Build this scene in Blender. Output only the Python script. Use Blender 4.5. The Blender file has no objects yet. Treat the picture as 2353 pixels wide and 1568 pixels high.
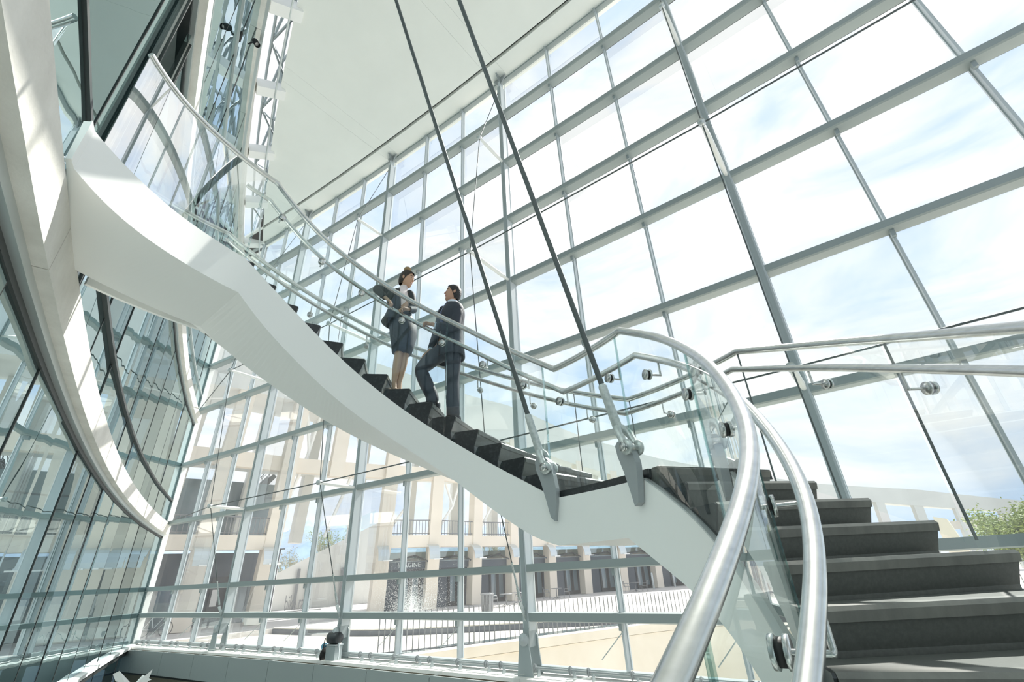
import bpy, bmesh, math, random
from mathutils import Vector as V, Matrix
random.seed(7)
S = bpy.context.scene
COL = S.collection
PI = math.pi
rad = math.radians
# ------------------------------------------------------------------ camera
RGT = V((0.78243952, 0.62104416, -0.0457445))
UPV = V((0.31572778, -0.33231503, 0.88875344))
FWD = V((-0.53675355, 0.70983863, 0.45609731))
FPX = 1037.725
cd = bpy.data.cameras.new('camera'); cam = bpy.data.objects.new('camera', cd); COL.objects.link(cam)
cd.sensor_width = 36.0; cd.lens = 36.0 * FPX / 2353.0; cd.clip_start = 0.05; cd.clip_end = 6000
B_ = -FWD.normalized(); R_ = (RGT - RGT.dot(B_) * B_).normalized(); U_ = B_.cross(R_)
cam.matrix_world = Matrix(((R_.x, U_.x, B_.x, 0), (R_.y, U_.y, B_.y, 0), (R_.z, U_.z, B_.z, 0), (0, 0, 0, 1)))
S.camera = cam

# ------------------------------------------------------------------ sky, sun, exposure
SUN_DIR = V((0.0368, 0.6796, 0.7327)).normalized()
w = bpy.data.worlds.new('sky'); S.world = w; w.use_nodes = True
nt = w.node_tree; nt.nodes.clear(); N = nt.nodes.new; L = nt.links.new
tc = N('ShaderNodeTexCoord'); mp = N('ShaderNodeMapping'); mp.inputs['Scale'].default_value = (1.0, 1.0, 2.6)
L(tc.outputs['Generated'], mp.inputs['Vector'])
n1 = N('ShaderNodeTexNoise'); n1.inputs['Scale'].default_value = 2.1; n1.inputs['Detail'].default_value = 8; n1.inputs['Roughness'].default_value = .58
n1.inputs['Distortion'].default_value = .6
L(mp.outputs['Vector'], n1.inputs['Vector'])
cr = N('ShaderNodeValToRGB'); cr.color_ramp.elements[0].position = .385; cr.color_ramp.elements[1].position = .58
L(n1.outputs['Fac'], cr.inputs['Fac'])
mx = N('ShaderNodeMixRGB'); mx.inputs['Color1'].default_value = (.58, .73, .95, 1); mx.inputs['Color2'].default_value = (1.0, 1.0, 1.0, 1)
L(cr.outputs['Color'], mx.inputs['Fac'])
bg = N('ShaderNodeBackground'); bg.inputs['Strength'].default_value = .66
L(mx.outputs['Color'], bg.inputs['Color'])
wo = N('ShaderNodeOutputWorld'); L(bg.outputs['Background'], wo.inputs['Surface'])
sl = bpy.data.lights.new('sun', 'SUN'); sl.energy = 5.0; sl.angle = rad(.6); sl.color = (1, .965, .9)
so = bpy.data.objects.new('sun', sl); COL.objects.link(so)
so.rotation_euler = SUN_DIR.to_track_quat('Z', 'Y').to_euler()
vs = S.view_settings
vs.view_transform = 'Standard'; vs.look = 'None'; vs.gamma = 1; vs.use_curve_mapping = False
vs.exposure = 0.78
S.cycles.transparent_max_bounces = 40; S.cycles.max_bounces = 10; S.cycles.diffuse_bounces = 6; S.cycles.glossy_bounces = 4
S.cycles.sample_clamp_indirect = 6; S.cycles.caustics_reflective = True; S.cycles.caustics_refractive = False

# ------------------------------------------------------------------ helpers
ORG = {}
def ray(x, y):
    d = RGT * ((x - 1176.5) / FPX) + UPV * (-(y - 784) / FPX) + FWD
    return d / math.hypot(d.x, d.y)
def at_rho(x, y, rho): return ray(x, y) * rho
def at_z(x, y, z):
    d = ray(x, y); return d * (z / d.z)
def at_plane(x, y, p, n):
    d = ray(x, y); return d * (p.dot(n) / d.dot(n))
def interp(x, tab):
    if x <= tab[0][0]: return tab[0][1]
    for (a, p), (b, q) in zip(tab, tab[1:]):
        if x <= b: return p + (q - p) * (x - a) / (b - a)
    return tab[-1][1]

def tag(o, label=None, cat=None, group=None, kind=None):
    if label: o['label'] = label
    if cat: o['category'] = cat
    if group: o['group'] = group
    if kind: o['kind'] = kind
    return o
def empty(name, loc=(0, 0, 0), label=None, cat=None, group=None, kind=None):
    o = bpy.data.objects.new(name, None); o.location = loc; COL.objects.link(o); o.empty_display_size = .2
    ORG[o.name] = V(loc); return tag(o, label, cat, group, kind)
def link_mesh(name, me, parent=None):
    o = bpy.data.objects.new(name, me); COL.objects.link(o)
    if parent is not None: o.parent = parent
    ORG[o.name] = ORG.get(parent.name, V()) if parent is not None else V()
    return o

class MB:
    """collects world-space geometry for ONE mesh object"""
    def __init__(s): s.v = []; s.f = []; s.sm = []
    def add(s, vs_, fs, smooth=False):
        n = len(s.v); s.v += [V(p) for p in vs_]
        for f in fs: s.f.append([i + n for i in f]); s.sm.append(smooth)
        return s
    def box(s, c, x, y, z):
        """box centred at c with half-extent vectors x,y,z"""
        c = V(c); x = V(x); y = V(y); z = V(z)
        P = [c + a * x + b * y + d * z for a in (-1, 1) for b in (-1, 1) for d in (-1, 1)]
        return s.add(P, [(0, 1, 3, 2), (4, 6, 7, 5), (0, 4, 5, 1), (2, 3, 7, 6), (0, 2, 6, 4), (1, 5, 7, 3)])
    def cube(s, x0, x1, y0, y1, z0, z1):
        return s.box(((x0 + x1) / 2, (y0 + y1) / 2, (z0 + z1) / 2), ((x1 - x0) / 2, 0, 0), (0, (y1 - y0) / 2, 0), (0, 0, (z1 - z0) / 2))
    def beam(s, a, b, side, w_, h_, off=0):
        """rectangular bar a->b ; side = approx depth direction, w_ along side, h_ across"""
        a = V(a); b = V(b); t = (b - a); ln = t.length; t.normalize()
        sd = (V(side) - V(side).dot(t) * t).normalized(); o = t.cross(sd)
        return s.box((a + b) / 2 + sd * off, t * ln / 2, sd * w_ / 2, o * h_ / 2)
    def tube(s, pts, r, n=10, cap=True, closed=False, smooth=True):
        pts = [V(p) for p in pts]; m = len(pts)
        rs = r if isinstance(r, (list, tuple)) else [r] * m
        ref = None; vs_ = []
        for i, p in enumerate(pts):
            a = pts[i - 1] if (i > 0 or closed) else pts[i]; b = pts[(i + 1) % m] if (i < m - 1 or closed) else pts[i]
            t = (b - a).normalized()
            if ref is None:
                ref = V((0, 0, 1)) if abs(t.z) < .9 else V((1, 0, 0))
                ref = (ref - ref.dot(t) * t).normalized()
            else:
                ref = (ref - ref.dot(t) * t)
                ref = ref.normalized() if ref.length > 1e-6 else t.orthogonal().normalized()
            bi = t.cross(ref)
            k = 1.0
            if 0 < i < m - 1:
                c_ = (pts[i] - pts[i - 1]).normalized().dot((pts[i + 1] - pts[i]).normalized())
                k = 1 / max(.6, math.sqrt(max(0, (1 + c_) / 2)))
            for j in range(n):
                an = 2 * PI * j / n
                vs_.append(p + (ref * math.cos(an) + bi * math.sin(an)) * rs[i] * k)
        fs = []
        for i in range(m if closed else m - 1):
            i2 = (i + 1) % m
            for j in range(n):
                fs.append((i * n + j, i * n + (j + 1) % n, i2 * n + (j + 1) % n, i2 * n + j))
        s.add(vs_, fs, smooth)
        if cap and not closed:
            s.add(vs_[:n], [tuple(range(n - 1, -1, -1))]); s.add(vs_[-n:], [tuple(range(n))])
        return s
    def prism(s, poly, d):
        """extrude planar polygon by vector d"""
        n = len(poly); P = [V(p) for p in poly]; d = V(d)
        fs = [tuple(range(n - 1, -1, -1)), tuple(range(n, 2 * n))]
        for i in range(n): fs.append((i, (i + 1) % n, n + (i + 1) % n, n + i))
        return s.add(P + [p + d for p in P], fs)
    def loft(s, secs, closed_sec=True, cap=True, smooth=False):
        n = len(secs[0]); vs_ = [V(p) for q in secs for p in q]; fs = []
        for i in range(len(secs) - 1):
            for j in range(n if closed_sec else n - 1):
                fs.append((i * n + j, i * n + (j + 1) % n, (i + 1) * n + (j + 1) % n, (i + 1) * n + j))
        if cap and closed_sec:
            fs.append(tuple(range(n - 1, -1, -1))); fs.append(tuple((len(secs) - 1) * n + j for j in range(n)))
        return s.add(vs_, fs, smooth)
    def lathe(s, c, prof, n=20, axis=(0, 0, 1), smooth=True):
        c = V(c); ax = V(axis).normalized(); a = ax.orthogonal().normalized(); b = ax.cross(a)
        secs = [[c + ax * h + (a * math.cos(2 * PI * j / n) + b * math.sin(2 * PI * j / n)) * max(r, 1e-4) for j in range(n)] for r, h in prof]
        return s.loft(secs, True, True, smooth)
    def ball(s, c, r, n=12, m=8, sc=(1, 1, 1)):
        c = V(c); secs = []
        for i in range(m + 1):
            a = PI * i / m - PI / 2; rr = max(math.cos(a), 1e-3)
            secs.append([c + V((r * sc[0] * rr * math.cos(2 * PI * j / n), r * sc[1] * rr * math.sin(2 * PI * j / n), r * sc[2] * math.sin(a))) for j in range(n)])
        return s.loft(secs, True, True, True)
    def mesh(s, name, mat, org=V()):
        me = bpy.data.meshes.new(name)
        me.from_pydata([p - org for p in s.v], [], s.f)
        for m_ in (mat if isinstance(mat, (list, tuple)) else [mat]): me.materials.append(m_)
        me.polygons.foreach_set('use_smooth', s.sm)
        me.update(); return me
    def build(s, name, mat, parent=None, **kw):
        org = ORG.get(parent.name, V()) if parent is not None else V()
        o = link_mesh(name, s.mesh(name, mat, org), parent)
        bm = bmesh.new(); bm.from_mesh(o.data); bmesh.ops.recalc_face_normals(bm, faces=bm.faces); bm.to_mesh(o.data); bm.free()
        return tag(o, **kw)

def smooth_path(pts, rs, it=2):
    q = [(V(p), r) for p, r in zip(pts, rs)]
    for _ in range(it):
        o = [q[0]]
        for (a, ra_), (b, rb_) in zip(q, q[1:]): o += [(a * .75 + b * .25, ra_ * .75 + rb_ * .25), (a * .25 + b * .75, ra_ * .25 + rb_ * .75)]
        q = o + [q[-1]]
    return [p for p, r in q], [r for p, r in q]
def copy_tree(o, parent=None, delta=V()):
    c = o.copy(); COL.objects.link(c); c.parent = parent
    if parent is None: c.location = o.location + V(delta)
    for ch in list(o.children): copy_tree(ch, c)
    return c

# ------------------------------------------------------------------ materials
def pmat(name, col, rough=.5, metal=0., spec=.5, noise=None, bump=0, bscale=40, stretch=None):
    m = bpy.data.materials.new(name); m.use_nodes = True; t = m.node_tree; b = t.nodes['Principled BSDF']
    b.inputs['Base Color'].default_value = (*col, 1); b.inputs['Roughness'].default_value = rough; b.inputs['Metallic'].default_value = metal
    b.inputs['Specular IOR Level'].default_value = spec
    if noise or bump:
        co = t.nodes.new('ShaderNodeTexCoord'); mpp = t.nodes.new('ShaderNodeMapping'); t.links.new(co.outputs['Object'], mpp.inputs['Vector'])
        if stretch: mpp.inputs['Scale'].default_value = stretch
    if noise:
        col2, sc, lo, hi = noise
        n = t.nodes.new('ShaderNodeTexNoise'); n.inputs['Scale'].default_value = sc; n.inputs['Detail'].default_value = 7; n.inputs['Roughness'].default_value = .62
        t.links.new(mpp.outputs['Vector'], n.inputs['Vector'])
        r = t.nodes.new('ShaderNodeValToRGB'); r.color_ramp.elements[0].position = lo; r.color_ramp.elements[1].position = hi
        r.color_ramp.elements[0].color = (*col, 1); r.color_ramp.elements[1].color = (*col2, 1)
        t.links.new(n.outputs['Fac'], r.inputs['Fac']); t.links.new(r.outputs['Color'], b.inputs['Base Color'])
    if bump:
        n2 = t.nodes.new('ShaderNodeTexNoise'); n2.inputs['Scale'].default_value = bscale; n2.inputs['Detail'].default_value = 4
        t.links.new(mpp.outputs['Vector'], n2.inputs['Vector'])
        bp = t.nodes.new('ShaderNodeBump'); bp.inputs['Strength'].default_value = bump; bp.inputs['Distance'].default_value = .02
        t.links.new(n2.outputs['Fac'], bp.inputs['Height']); t.links.new(bp.outputs['Normal'], b.inputs['Normal'])
    return m
def glassmat(name, tint, refl_lo, refl_hi, wave=0, wscale=.6, rough=0.0, gcol=(1, 1, 1), blend=.25, dust_haze=0):
    """thin architectural glass: tinted straight-through plus mirror reflection growing at grazing angles"""
    m = bpy.data.materials.new(name); m.use_nodes = True; t = m.node_tree; t.nodes.clear(); n = t.nodes.new; l = t.links.new
    tr = n('ShaderNodeBsdfTransparent'); tr.inputs['Color'].default_value = (*tint, 1)
    gl = n('ShaderNodeBsdfGlossy'); gl.inputs['Roughness'].default_value = rough; gl.inputs['Color'].default_value = (*gcol, 1)
    lw = n('ShaderNodeLayerWeight'); lw.inputs['Blend'].default_value = blend
    mr = n('ShaderNodeMapRange'); mr.inputs['To Min'].default_value = refl_lo; mr.inputs['To Max'].default_value = refl_hi
    l(lw.outputs['Fresnel'], mr.inputs['Value'])
    mx_ = n('ShaderNodeMixShader'); l(mr.outputs['Result'], mx_.inputs['Fac']); l(tr.outputs[0], mx_.inputs[1]); l(gl.outputs[0], mx_.inputs[2])
    if wave:
        co = n('ShaderNodeTexCoord'); no = n('ShaderNodeTexNoise'); no.inputs['Scale'].default_value = wscale; no.inputs['Detail'].default_value = .6
        mpw = n('ShaderNodeMapping'); mpw.inputs['Scale'].default_value = (1, 1, .07); l(co.outputs['Object'], mpw.inputs['Vector']); l(mpw.outputs['Vector'], no.inputs['Vector']); bp = n('ShaderNodeBump'); bp.inputs['Strength'].default_value = wave; bp.inputs['Distance'].default_value = .1
        l(no.outputs['Fac'], bp.inputs['Height']); l(bp.outputs['Normal'], gl.inputs['Normal'])
    if dust_haze:  # translucent dust film mixed in to give the view its hazy veil
        du = n('ShaderNodeBsdfTranslucent'); du.inputs['Color'].default_value = (.95, .97, 1, 1)
        m2 = n('ShaderNodeMixShader'); co2 = n('ShaderNodeTexCoord'); no2 = n('ShaderNodeTexNoise'); no2.inputs['Scale'].default_value = .9; no2.inputs['Detail'].default_value = 5
        l(co2.outputs['Object'], no2.inputs['Vector']); r2 = n('ShaderNodeMapRange'); r2.inputs['From Min'].default_value = .3; r2.inputs['From Max'].default_value = .75; r2.inputs['To Min'].default_value = dust_haze * .7; r2.inputs['To Max'].default_value = dust_haze * 1.6
        l(no2.outputs['Fac'], r2.inputs['Value']); l(r2.outputs['Result'], m2.inputs['Fac']); l(mx_.outputs[0], m2.inputs[1]); l(du.outputs[0], m2.inputs[2]); mx_ = m2
    o = n('ShaderNodeOutputMaterial'); l(mx_.outputs[0], o.inputs['Surface'])
    return m

M = {}
M['white'] = pmat('white_painted_steel', (.90, .905, .885), .42)
M['plaster'] = pmat('ceiling_plaster', (.90, .92, .88), .85, noise=((.87, .89, .85), .8, .35, .75))
M['joint'] = pmat('dark_joint', (.03, .035, .035), .5)
M['framegrey'] = pmat('grey_painted_steel', (.36, .41, .42), .38, .0)
M['transom'] = pmat('transom_paint', (.31, .36, .36), .42)
M['postlight'] = pmat('post_paint', (.55, .60, .62), .38)
M['alu'] = pmat('aluminium', (.62, .66, .66), .32, .7)
M['steel'] = pmat('brushed_stainless', (.72, .73, .72), .27, 1., noise=((.60, .61, .60), 9, .4, .65), stretch=(1, 1, 3))
M['cable'] = pmat('steel_cable', (.10, .12, .12), .5, .2)
M['galv'] = pmat('galvanised_steel', (.50, .55, .54), .42, .55, noise=((.66, .70, .68), 26, .4, .62))
M['plate'] = pmat('grey_plate_paint', (.33, .36, .37), .42)
M['conc'] = pmat('board_concrete', (.80, .78, .73), .8, noise=((.64, .62, .57), 1.6, .38, .72), bump=.25, bscale=25)
M['riser'] = pmat('riser_granite', (.115, .12, .112), .35, noise=((.145, .15, .14), 60, .4, .7))
M['nosing'] = pmat('honed_nosing', (.20, .20, .18), .38, noise=((.13, .13, .12), 9, .35, .7), stretch=(1, 1, .25))
M['black'] = pmat('black_granite_edge', (.018, .022, .024), .28, noise=((.05, .055, .06), 30, .5, .75))
M['glassw'] = glassmat('window_glass', (.965, .985, .98), .012, .30, dust_haze=.032)
M['glassb'] = glassmat('balustrade_glass', (.90, .962, .955), .035, .75, blend=.3)
M['glasso'] = glassmat('outer_balustrade_glass', (.93, .975, .97), .012, .22)
M['glassl'] = glassmat('curved_wall_glass', (.22, .32, .34), .46, .97, wave=.035, wscale=1.5, gcol=(.60, .72, .74), blend=.4)
M['lensback'] = pmat('library_interior', (.34, .40, .40), .9, noise=((.20, .25, .26), .5, .35, .65))
M['beige'] = pmat('beige_wall', (.50, .45, .36), .8, noise=((.42, .37, .29), .8, .4, .7))
M['fascia'] = pmat('ledge_fascia_metal', (.40, .45, .45), .42, .2)
M['ledge'] = pmat('ledge_top', (.86, .85, .82), .6)
M['floor'] = pmat('atrium_stone_floor', (.44, .44, .42), .55, noise=((.38, .38, .37), .7, .4, .7))
M['bconc'] = pmat('precast_concrete', (.80, .72, .62), .85, noise=((.72, .65, .56), .35, .35, .7))
M['wconc'] = pmat('smooth_concrete', (.72, .72, .68), .85, noise=((.64, .64, .61), .25, .35, .7))
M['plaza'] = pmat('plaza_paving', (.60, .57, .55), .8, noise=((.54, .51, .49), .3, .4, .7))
M['sunplaza'] = pmat('sunlit_paving_tone', (.86, .84, .80), .8)  # paler copy of the plaza paving, sunlight put into the colour
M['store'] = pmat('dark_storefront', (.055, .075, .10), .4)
M['storegl'] = pmat('storefront_glass', (.16, .22, .25), .08, spec=.9)
M['awn'] = glassmat('canopy_glass', (.74, .84, .83), .12, .7)
M['darkmetal'] = pmat('dark_metal', (.05, .055, .06), .4, .3)
M['midmetal'] = pmat('grey_street_metal', (.22, .23, .24), .45, .3)
M['water'] = pmat('pool_water', (.10, .15, .16), .06, spec=.9, bump=.5, bscale=2)
M['cream'] = pmat('cream_stone', (.78, .74, .66), .75, noise=((.70, .65, .56), .6, .4, .7))
M['hill'] = pmat('haze_blue_hills', (.30, .38, .50), .95, noise=((.24, .32, .44), .02, .4, .6))  # blue-grey of distance haze put into the base colour
M['leaf'] = pmat('young_leaves', (.40, .46, .10), .6, noise=((.22, .30, .07), 1.2, .38, .62))
M['leaf2'] = pmat('bare_twigs', (.42, .38, .28), .8)
M['bark'] = pmat('bark', (.12, .10, .08), .9)
M['skin'] = pmat('skin', (.60, .36, .24), .5)
M['skin2'] = pmat('tanned_skin', (.52, .30, .20), .5)
M['legskin'] = pmat('leg_skin', (.52, .34, .24), .45)
M['hair'] = pmat('dark_brown_hair', (.035, .024, .018), .5, bump=.5, bscale=60)
M['hairblond'] = pmat('light_brown_hair', (.36, .24, .11), .5, bump=.6, bscale=50)
M['hairm'] = pmat('black_hair', (.022, .02, .02), .5, bump=.5, bscale=70)
M['suitw'] = pmat('charcoal_suit', (.030, .036, .040), .7, bump=.15, bscale=15)
M['skirt'] = pmat('navy_skirt', (.022, .030, .042), .6, bump=.1, bscale=12)
M['suitm'] = pmat('navy_suit', (.030, .038, .055), .65, bump=.2, bscale=14)
M['blouse'] = pmat('pale_blouse', (.80, .72, .72), .7, bump=.15, bscale=14)
M['shirt'] = pmat('pale_blue_shirt', (.68, .75, .85), .7)
M['tie'] = pmat('blue_tie', (.10, .14, .28), .5)
M['shoe'] = pmat('black_leather', (.012, .012, .013), .25)
M['nude'] = pmat('nude_leather', (.50, .38, .28), .35)
M['eye'] = pmat('eye_white', (.75, .75, .73), .2)
M['pupil'] = pmat('dark_iris', (.02, .015, .01), .2)
M['lip'] = pmat('lips', (.42, .10, .10), .4)
M['teeth'] = pmat('teeth', (.85, .83, .78), .3)
M['gold'] = pmat('gold_ring', (.8, .55, .2), .25, 1.)
M['blue'] = pmat('blue_cover', (.03, .16, .55), .5)
M['bluep'] = pmat('blue_plastic', (.08, .33, .50), .4)
M['rubber'] = pmat('black_rubber', (.015, .015, .015), .6)
M['paper'] = pmat('white_paper', (.85, .85, .84), .8)
M['spray'] = pmat('water_spray', (.93, .96, .98), .3)
M['redsign'] = pmat('red_sign', (.55, .05, .05), .5)
M['stone'] = pmat('grey_stone_steps', (.50, .50, .48), .85)

# ================================================================== THE SETTING
ZUP = V((0, 0, 1))
KAP = 0.005281646511; S0 = -7.0840; PW = 2.18515; DW = 9.8
ZT = [18.392, 16.039, 13.381, 10.695, 8.151, 5.406, 2.744, .083, -.888, -1.85]
def Wp(i, z, off=0.):
    a = KAP * (S0 + i * PW)
    return V((math.sin(a) / KAP - off * math.sin(a), DW - (1 - math.cos(a)) / KAP - off * math.cos(a), z))
def Wn(i):
    a = KAP * (S0 + i * PW); return V((-math.sin(a), -math.cos(a), 0))
def Wt(i):
    a = KAP * (S0 + i * PW); return V((math.cos(a), -math.sin(a), 0))
I0, I1 = -9, 12
FLOORZ = -6.5
GZ = -2.0                                   # plaza level outside

def lens_y(x): return -.976 - .205 * x + .0049 * x * x
def lens_n(x):
    n = V((-(-.205 + .0098 * x), 1, 0)); return n.normalized()
def Lp(x, z, off=0.):
    """point on the curved glass wall; off>0 towards the room"""
    n = lens_n(x); return V((x, lens_y(x), z)) + n * off
LX = [-26.55]
while LX[-1] < 3.4:
    LX.append(LX[-1] + 1.95 / math.hypot(1, -.205 + .0098 * LX[-1]))

# ---- glazed window wall
win = empty('window_1', Wp(0, -1.85), kind='structure')
for i in range(I0, I1):
    for r in range(9):
        a, b = Wp(i + .012, ZT[r + 1] + .03), Wp(i + .988, ZT[r + 1] + .03); n = Wn(i + .5)
        h = V((0, 0, ZT[r] - ZT[r + 1] - .06))
        MB().add([a, b, b + h, a + h], [(0, 1, 2, 3)]).build('pane', M['glassw'], win)
for i in range(I0 + 1, I1):
    if i % 3 == 0: continue
    n = Wn(i); t = Wt(i)
    for r in range(9):
        m = MB()
        z0, z1 = ZT[r + 1] + .07, ZT[r] - .07
        m.beam(Wp(i, z0, .06), Wp(i, z1, .06), n, .17, .045)
        m.beam(Wp(i, z0, -.02), Wp(i, z1, -.02), n, .05, .085)
        m.build('mullion', M['postlight'], win)
        MB().beam(Wp(i, z1 - .16, .17), Wp(i, z1 + .02, .17), n, .09, .07).build('mullion_clip', M['framegrey'], win)
for b in range(I0, I1, 3):
    for r in range(1, 9):
        m = MB(); z = ZT[r]
        q = [b + .036 + (2.928) * k / 6 for k in range(7)]
        secs = []
        for i in q:
            secs.append([Wp(i, z - .075, .0), Wp(i, z - .095, .30), Wp(i, z - .075, .34), Wp(i, z + .075, .34), Wp(i, z + .075, .0)])
        m.loft(secs); m.build('transom', M['transom'], win)
        g = MB(); g.loft([[Wp(i, z - .04, -.05), Wp(i, z - .04, .0), Wp(i, z + .04, .0), Wp(i, z + .04, -.05)] for i in (b, b + 1, b + 2, b + 3)])
        g.build('glazing_bar', M['joint'], win)
for lev, nm, mt in ((0, 'head_rail', 'transom'), (9, 'sill_rail', 'framegrey')):
    for b in range(I0, I1, 3):
        MB().loft([[Wp(i, ZT[lev] - .06, -.06), Wp(i, ZT[lev] - .06, .12), Wp(i, ZT[lev] + .05, .12), Wp(i, ZT[lev] + .05, -.06)] for i in (b, b + 1, b + 2, b + 3)]).build(nm, M[mt], win)
TIPS = {}
for i in range(I0, I1 + 1, 3):
    n = Wn(i); t = Wt(i)
    if i == I0:
        MB().beam(Wp(i + .06, FLOORZ, .1), Wp(i + .06, 18.4, .1), n, .22, .14).build('corner_post', M['white'], win); continue
    p = MB(); p.beam(Wp(i, -1.15, .18), Wp(i, 17.75, .18), n, .32, .165)
    p.beam(Wp(i, 17.6, .21), Wp(i, 18.1, .21), n, .22, .10)
    po = p.build('post', M['postlight'], win)
    MB().beam(Wp(i, -1.1, .35), Wp(i, 17.7, .35), n, .02, .09).build('post_cover', M['framegrey'], win)
    g = MB(); g.beam(Wp(i - .034, -1.8, .04), Wp(i - .034, 18.2, .04), n, .05, .03); g.beam(Wp(i + .034, -1.8, .04), Wp(i + .034, 18.2, .04), n, .05, .03)
    g.build('glazing_gasket', M['alu'], win)
    br = MB()
    c = Wp(i, 18.05, .21)
    for sgn in (-1, 1):
        br.prism([c + t * .03 * sgn + V((0, 0, -.12)), c + t * .03 * sgn + V((0, 0, .34)), c + t * .30 * sgn + V((0, 0, .34)), c + t * .12 * sgn], n * .05)
    br.prism([c + V((0, 0, -.1)), c + V((0, 0, .34)), c + n * .32 + V((0, 0, .34)), c + n * .1], t * .05)
    br.build('head_bracket', M['plate'], win)
    # pinned foot
    ft = MB(); c = Wp(i, -1.3, .24)
    def foot(c, sgn):
        poly = []
        for k in range(9):
            a = PI * k / 8; poly.append(c + t * .125 * math.cos(a) + V((0, 0, .13 * math.sin(a))))
        poly += [c - t * .125 + V((0, 0, -.1)), c - t * .2 + V((0, 0, -.65)), c + t * .2 + V((0, 0, -.65)), c + t * .125 + V((0, 0, -.1))]
        return poly
    ft.prism(foot(c + n * .19, 1), n * .03); ft.prism(foot(c - n * .17, 1), n * .03)
    ft.build('foot_plate', M['framegrey'], win)
    MB().lathe(c + n * .2, [(0, 0), (.12, 0), (.12, .04), (.035, .041), (.035, .07), (0, .07)], 18, n).build('foot_pin', M['postlight'], win)
    MB().beam(Wp(i, -1.45, .21), Wp(i, -1.1, .21), n, .30, .16).build('post_tongue', M['framegrey'], win)
    # bow-string struts
    tips = []
    for r, ln in ((2, 1.58), (4, 2.1), (6, 1.58)):
        b0 = Wp(i, ZT[r], .34); tp = Wp(i, ZT[r], .36 + ln - .3); tips.append(tp); TIPS[(i, r)] = tp
        s_ = MB(); s_.tube([b0, b0 + (tp - b0) * .25, b0 + (tp - b0) * .75, tp], [.04, .062, .062, .042], 10); s_.build('strut', M['white'], win)
        k_ = MB(); k_.lathe(tp - n * .03, [(0, 0), (.075, 0), (.075, .12), (0, .12)], 10, n); k_.build('strut_end', M['alu'], win)
    pts = [Wp(i, 17.3, .4)] + tips + [Wp(i, -.55, .52)]
    cb = MB(); cb.tube(pts, .013, 6); cb.build('bowstring_cable', M['cable'], win)
    tb = MB(); d = (pts[-2] - pts[-1]).normalized(); e = pts[-1]
    tb.tube([e, e + d * .25, e + d * .27, e + d * .75, e + d * .8], [.035, .035, .022, .022, .03], 8)
    tb.beam(e - d * .05 + n * .02, e - d * .55 - n * .1, n, .09, .025)
    tb.build('cable_tensioner', M['galv'], win)
for r in (4, 6):
    pts = [Lp(-25.9, ZT[r] + (0 if r == 6 else .0), .0)] + [TIPS[(i, r)] for i in range(I0 + 3, I1 + 1, 3)]
    MB().tube(pts, .018, 6).build('tie_cable', M['cable'], win)

# ---- curved glass wall of the library
wl = empty('wall_left', Lp(-12, 0), kind='structure')
def lens_strip(x0, x1, secf, n=26):
    m = MB(); m.loft([secf(x0 + (x1 - x0) * k / n) for k in range(n + 1)]); return m
for z0, z1, nm in ((2.3, 2.75, 'ring_beam'), (7.6, 8.02, 'ring_beam'), (17.55, 18.25, 'ring_beam')):
    for a, b in zip(LX[::2], (LX[::2] + [LX[-1]])[1:]):
        if b - a < .1: continue
        m = lens_strip(a + .006, b - .006, lambda x: [Lp(x, z0, -.55), Lp(x, z0, 0), Lp(x, z1, 0), Lp(x, z1, -.55)], 4)
        m.build(nm, M['conc'], wl)
    if z0 < 17:
        lens_strip(LX[0], LX[-1], lambda x: [Lp(x, z0 - .10, -.28), Lp(x, z0 - .10, -.10), Lp(x, z0 + .0, -.10), Lp(x, z0 + .0, -.28)]).build('head_frame', M['alu'], wl)
        lens_strip(LX[0], LX[-1], lambda x: [Lp(x, z0 - .17, -.30), Lp(x, z0 - .17, -.16), Lp(x, z0 - .10, -.16), Lp(x, z0 - .10, -.30)]).build('head_gasket', M['joint'], wl)
        lens_strip(LX[0], LX[-1], lambda x: [Lp(x, z1 - .01, -.16), Lp(x, z1 - .01, -.02), Lp(x, z1 + .03, -.02), Lp(x, z1 + .03, -.16)]).build('sill_bar', M['alu'], wl)
for z in (3.75, 9.0, 13.2):
    lens_strip(LX[0], -6.1 if z == 3.75 else LX[-1], lambda x: [Lp(x, z - .035, -.20), Lp(x, z - .035, -.12), Lp(x, z + .035, -.12), Lp(x, z + .035, -.20)]).build('transom', M['joint' if z < 5 else 'alu'], wl)
lens_strip(-5.1, LX[-1], lambda x: [Lp(x, 3.725, -.20), Lp(x, 3.725, -.15), Lp(x, 3.775, -.15), Lp(x, 3.775, -.20)], 10).build('transom', M['joint'], wl)
lens_strip(LX[0], LX[-1], lambda x: [Lp(x, -2.02, -.2), Lp(x, -2.02, .02), Lp(x, -1.92, .02), Lp(x, -1.92, -.2)]).build('base_sill', M['white'], wl)
lens_strip(LX[0], LX[-1], lambda x: [Lp(x, -2.2, -.24), Lp(x, -2.2, -.06), Lp(x, -2.02, -.06), Lp(x, -2.02, -.24)]).build('base_frame', M['joint'], wl)
ROWS = [(-6.45, -2.2), (-1.92, 2.13), (2.78, 3.71), (3.79, 7.43), (8.05, 8.96), (9.04, 13.16), (13.24, 17.55)]
DOOR = (-6.1, -5.15)
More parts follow.
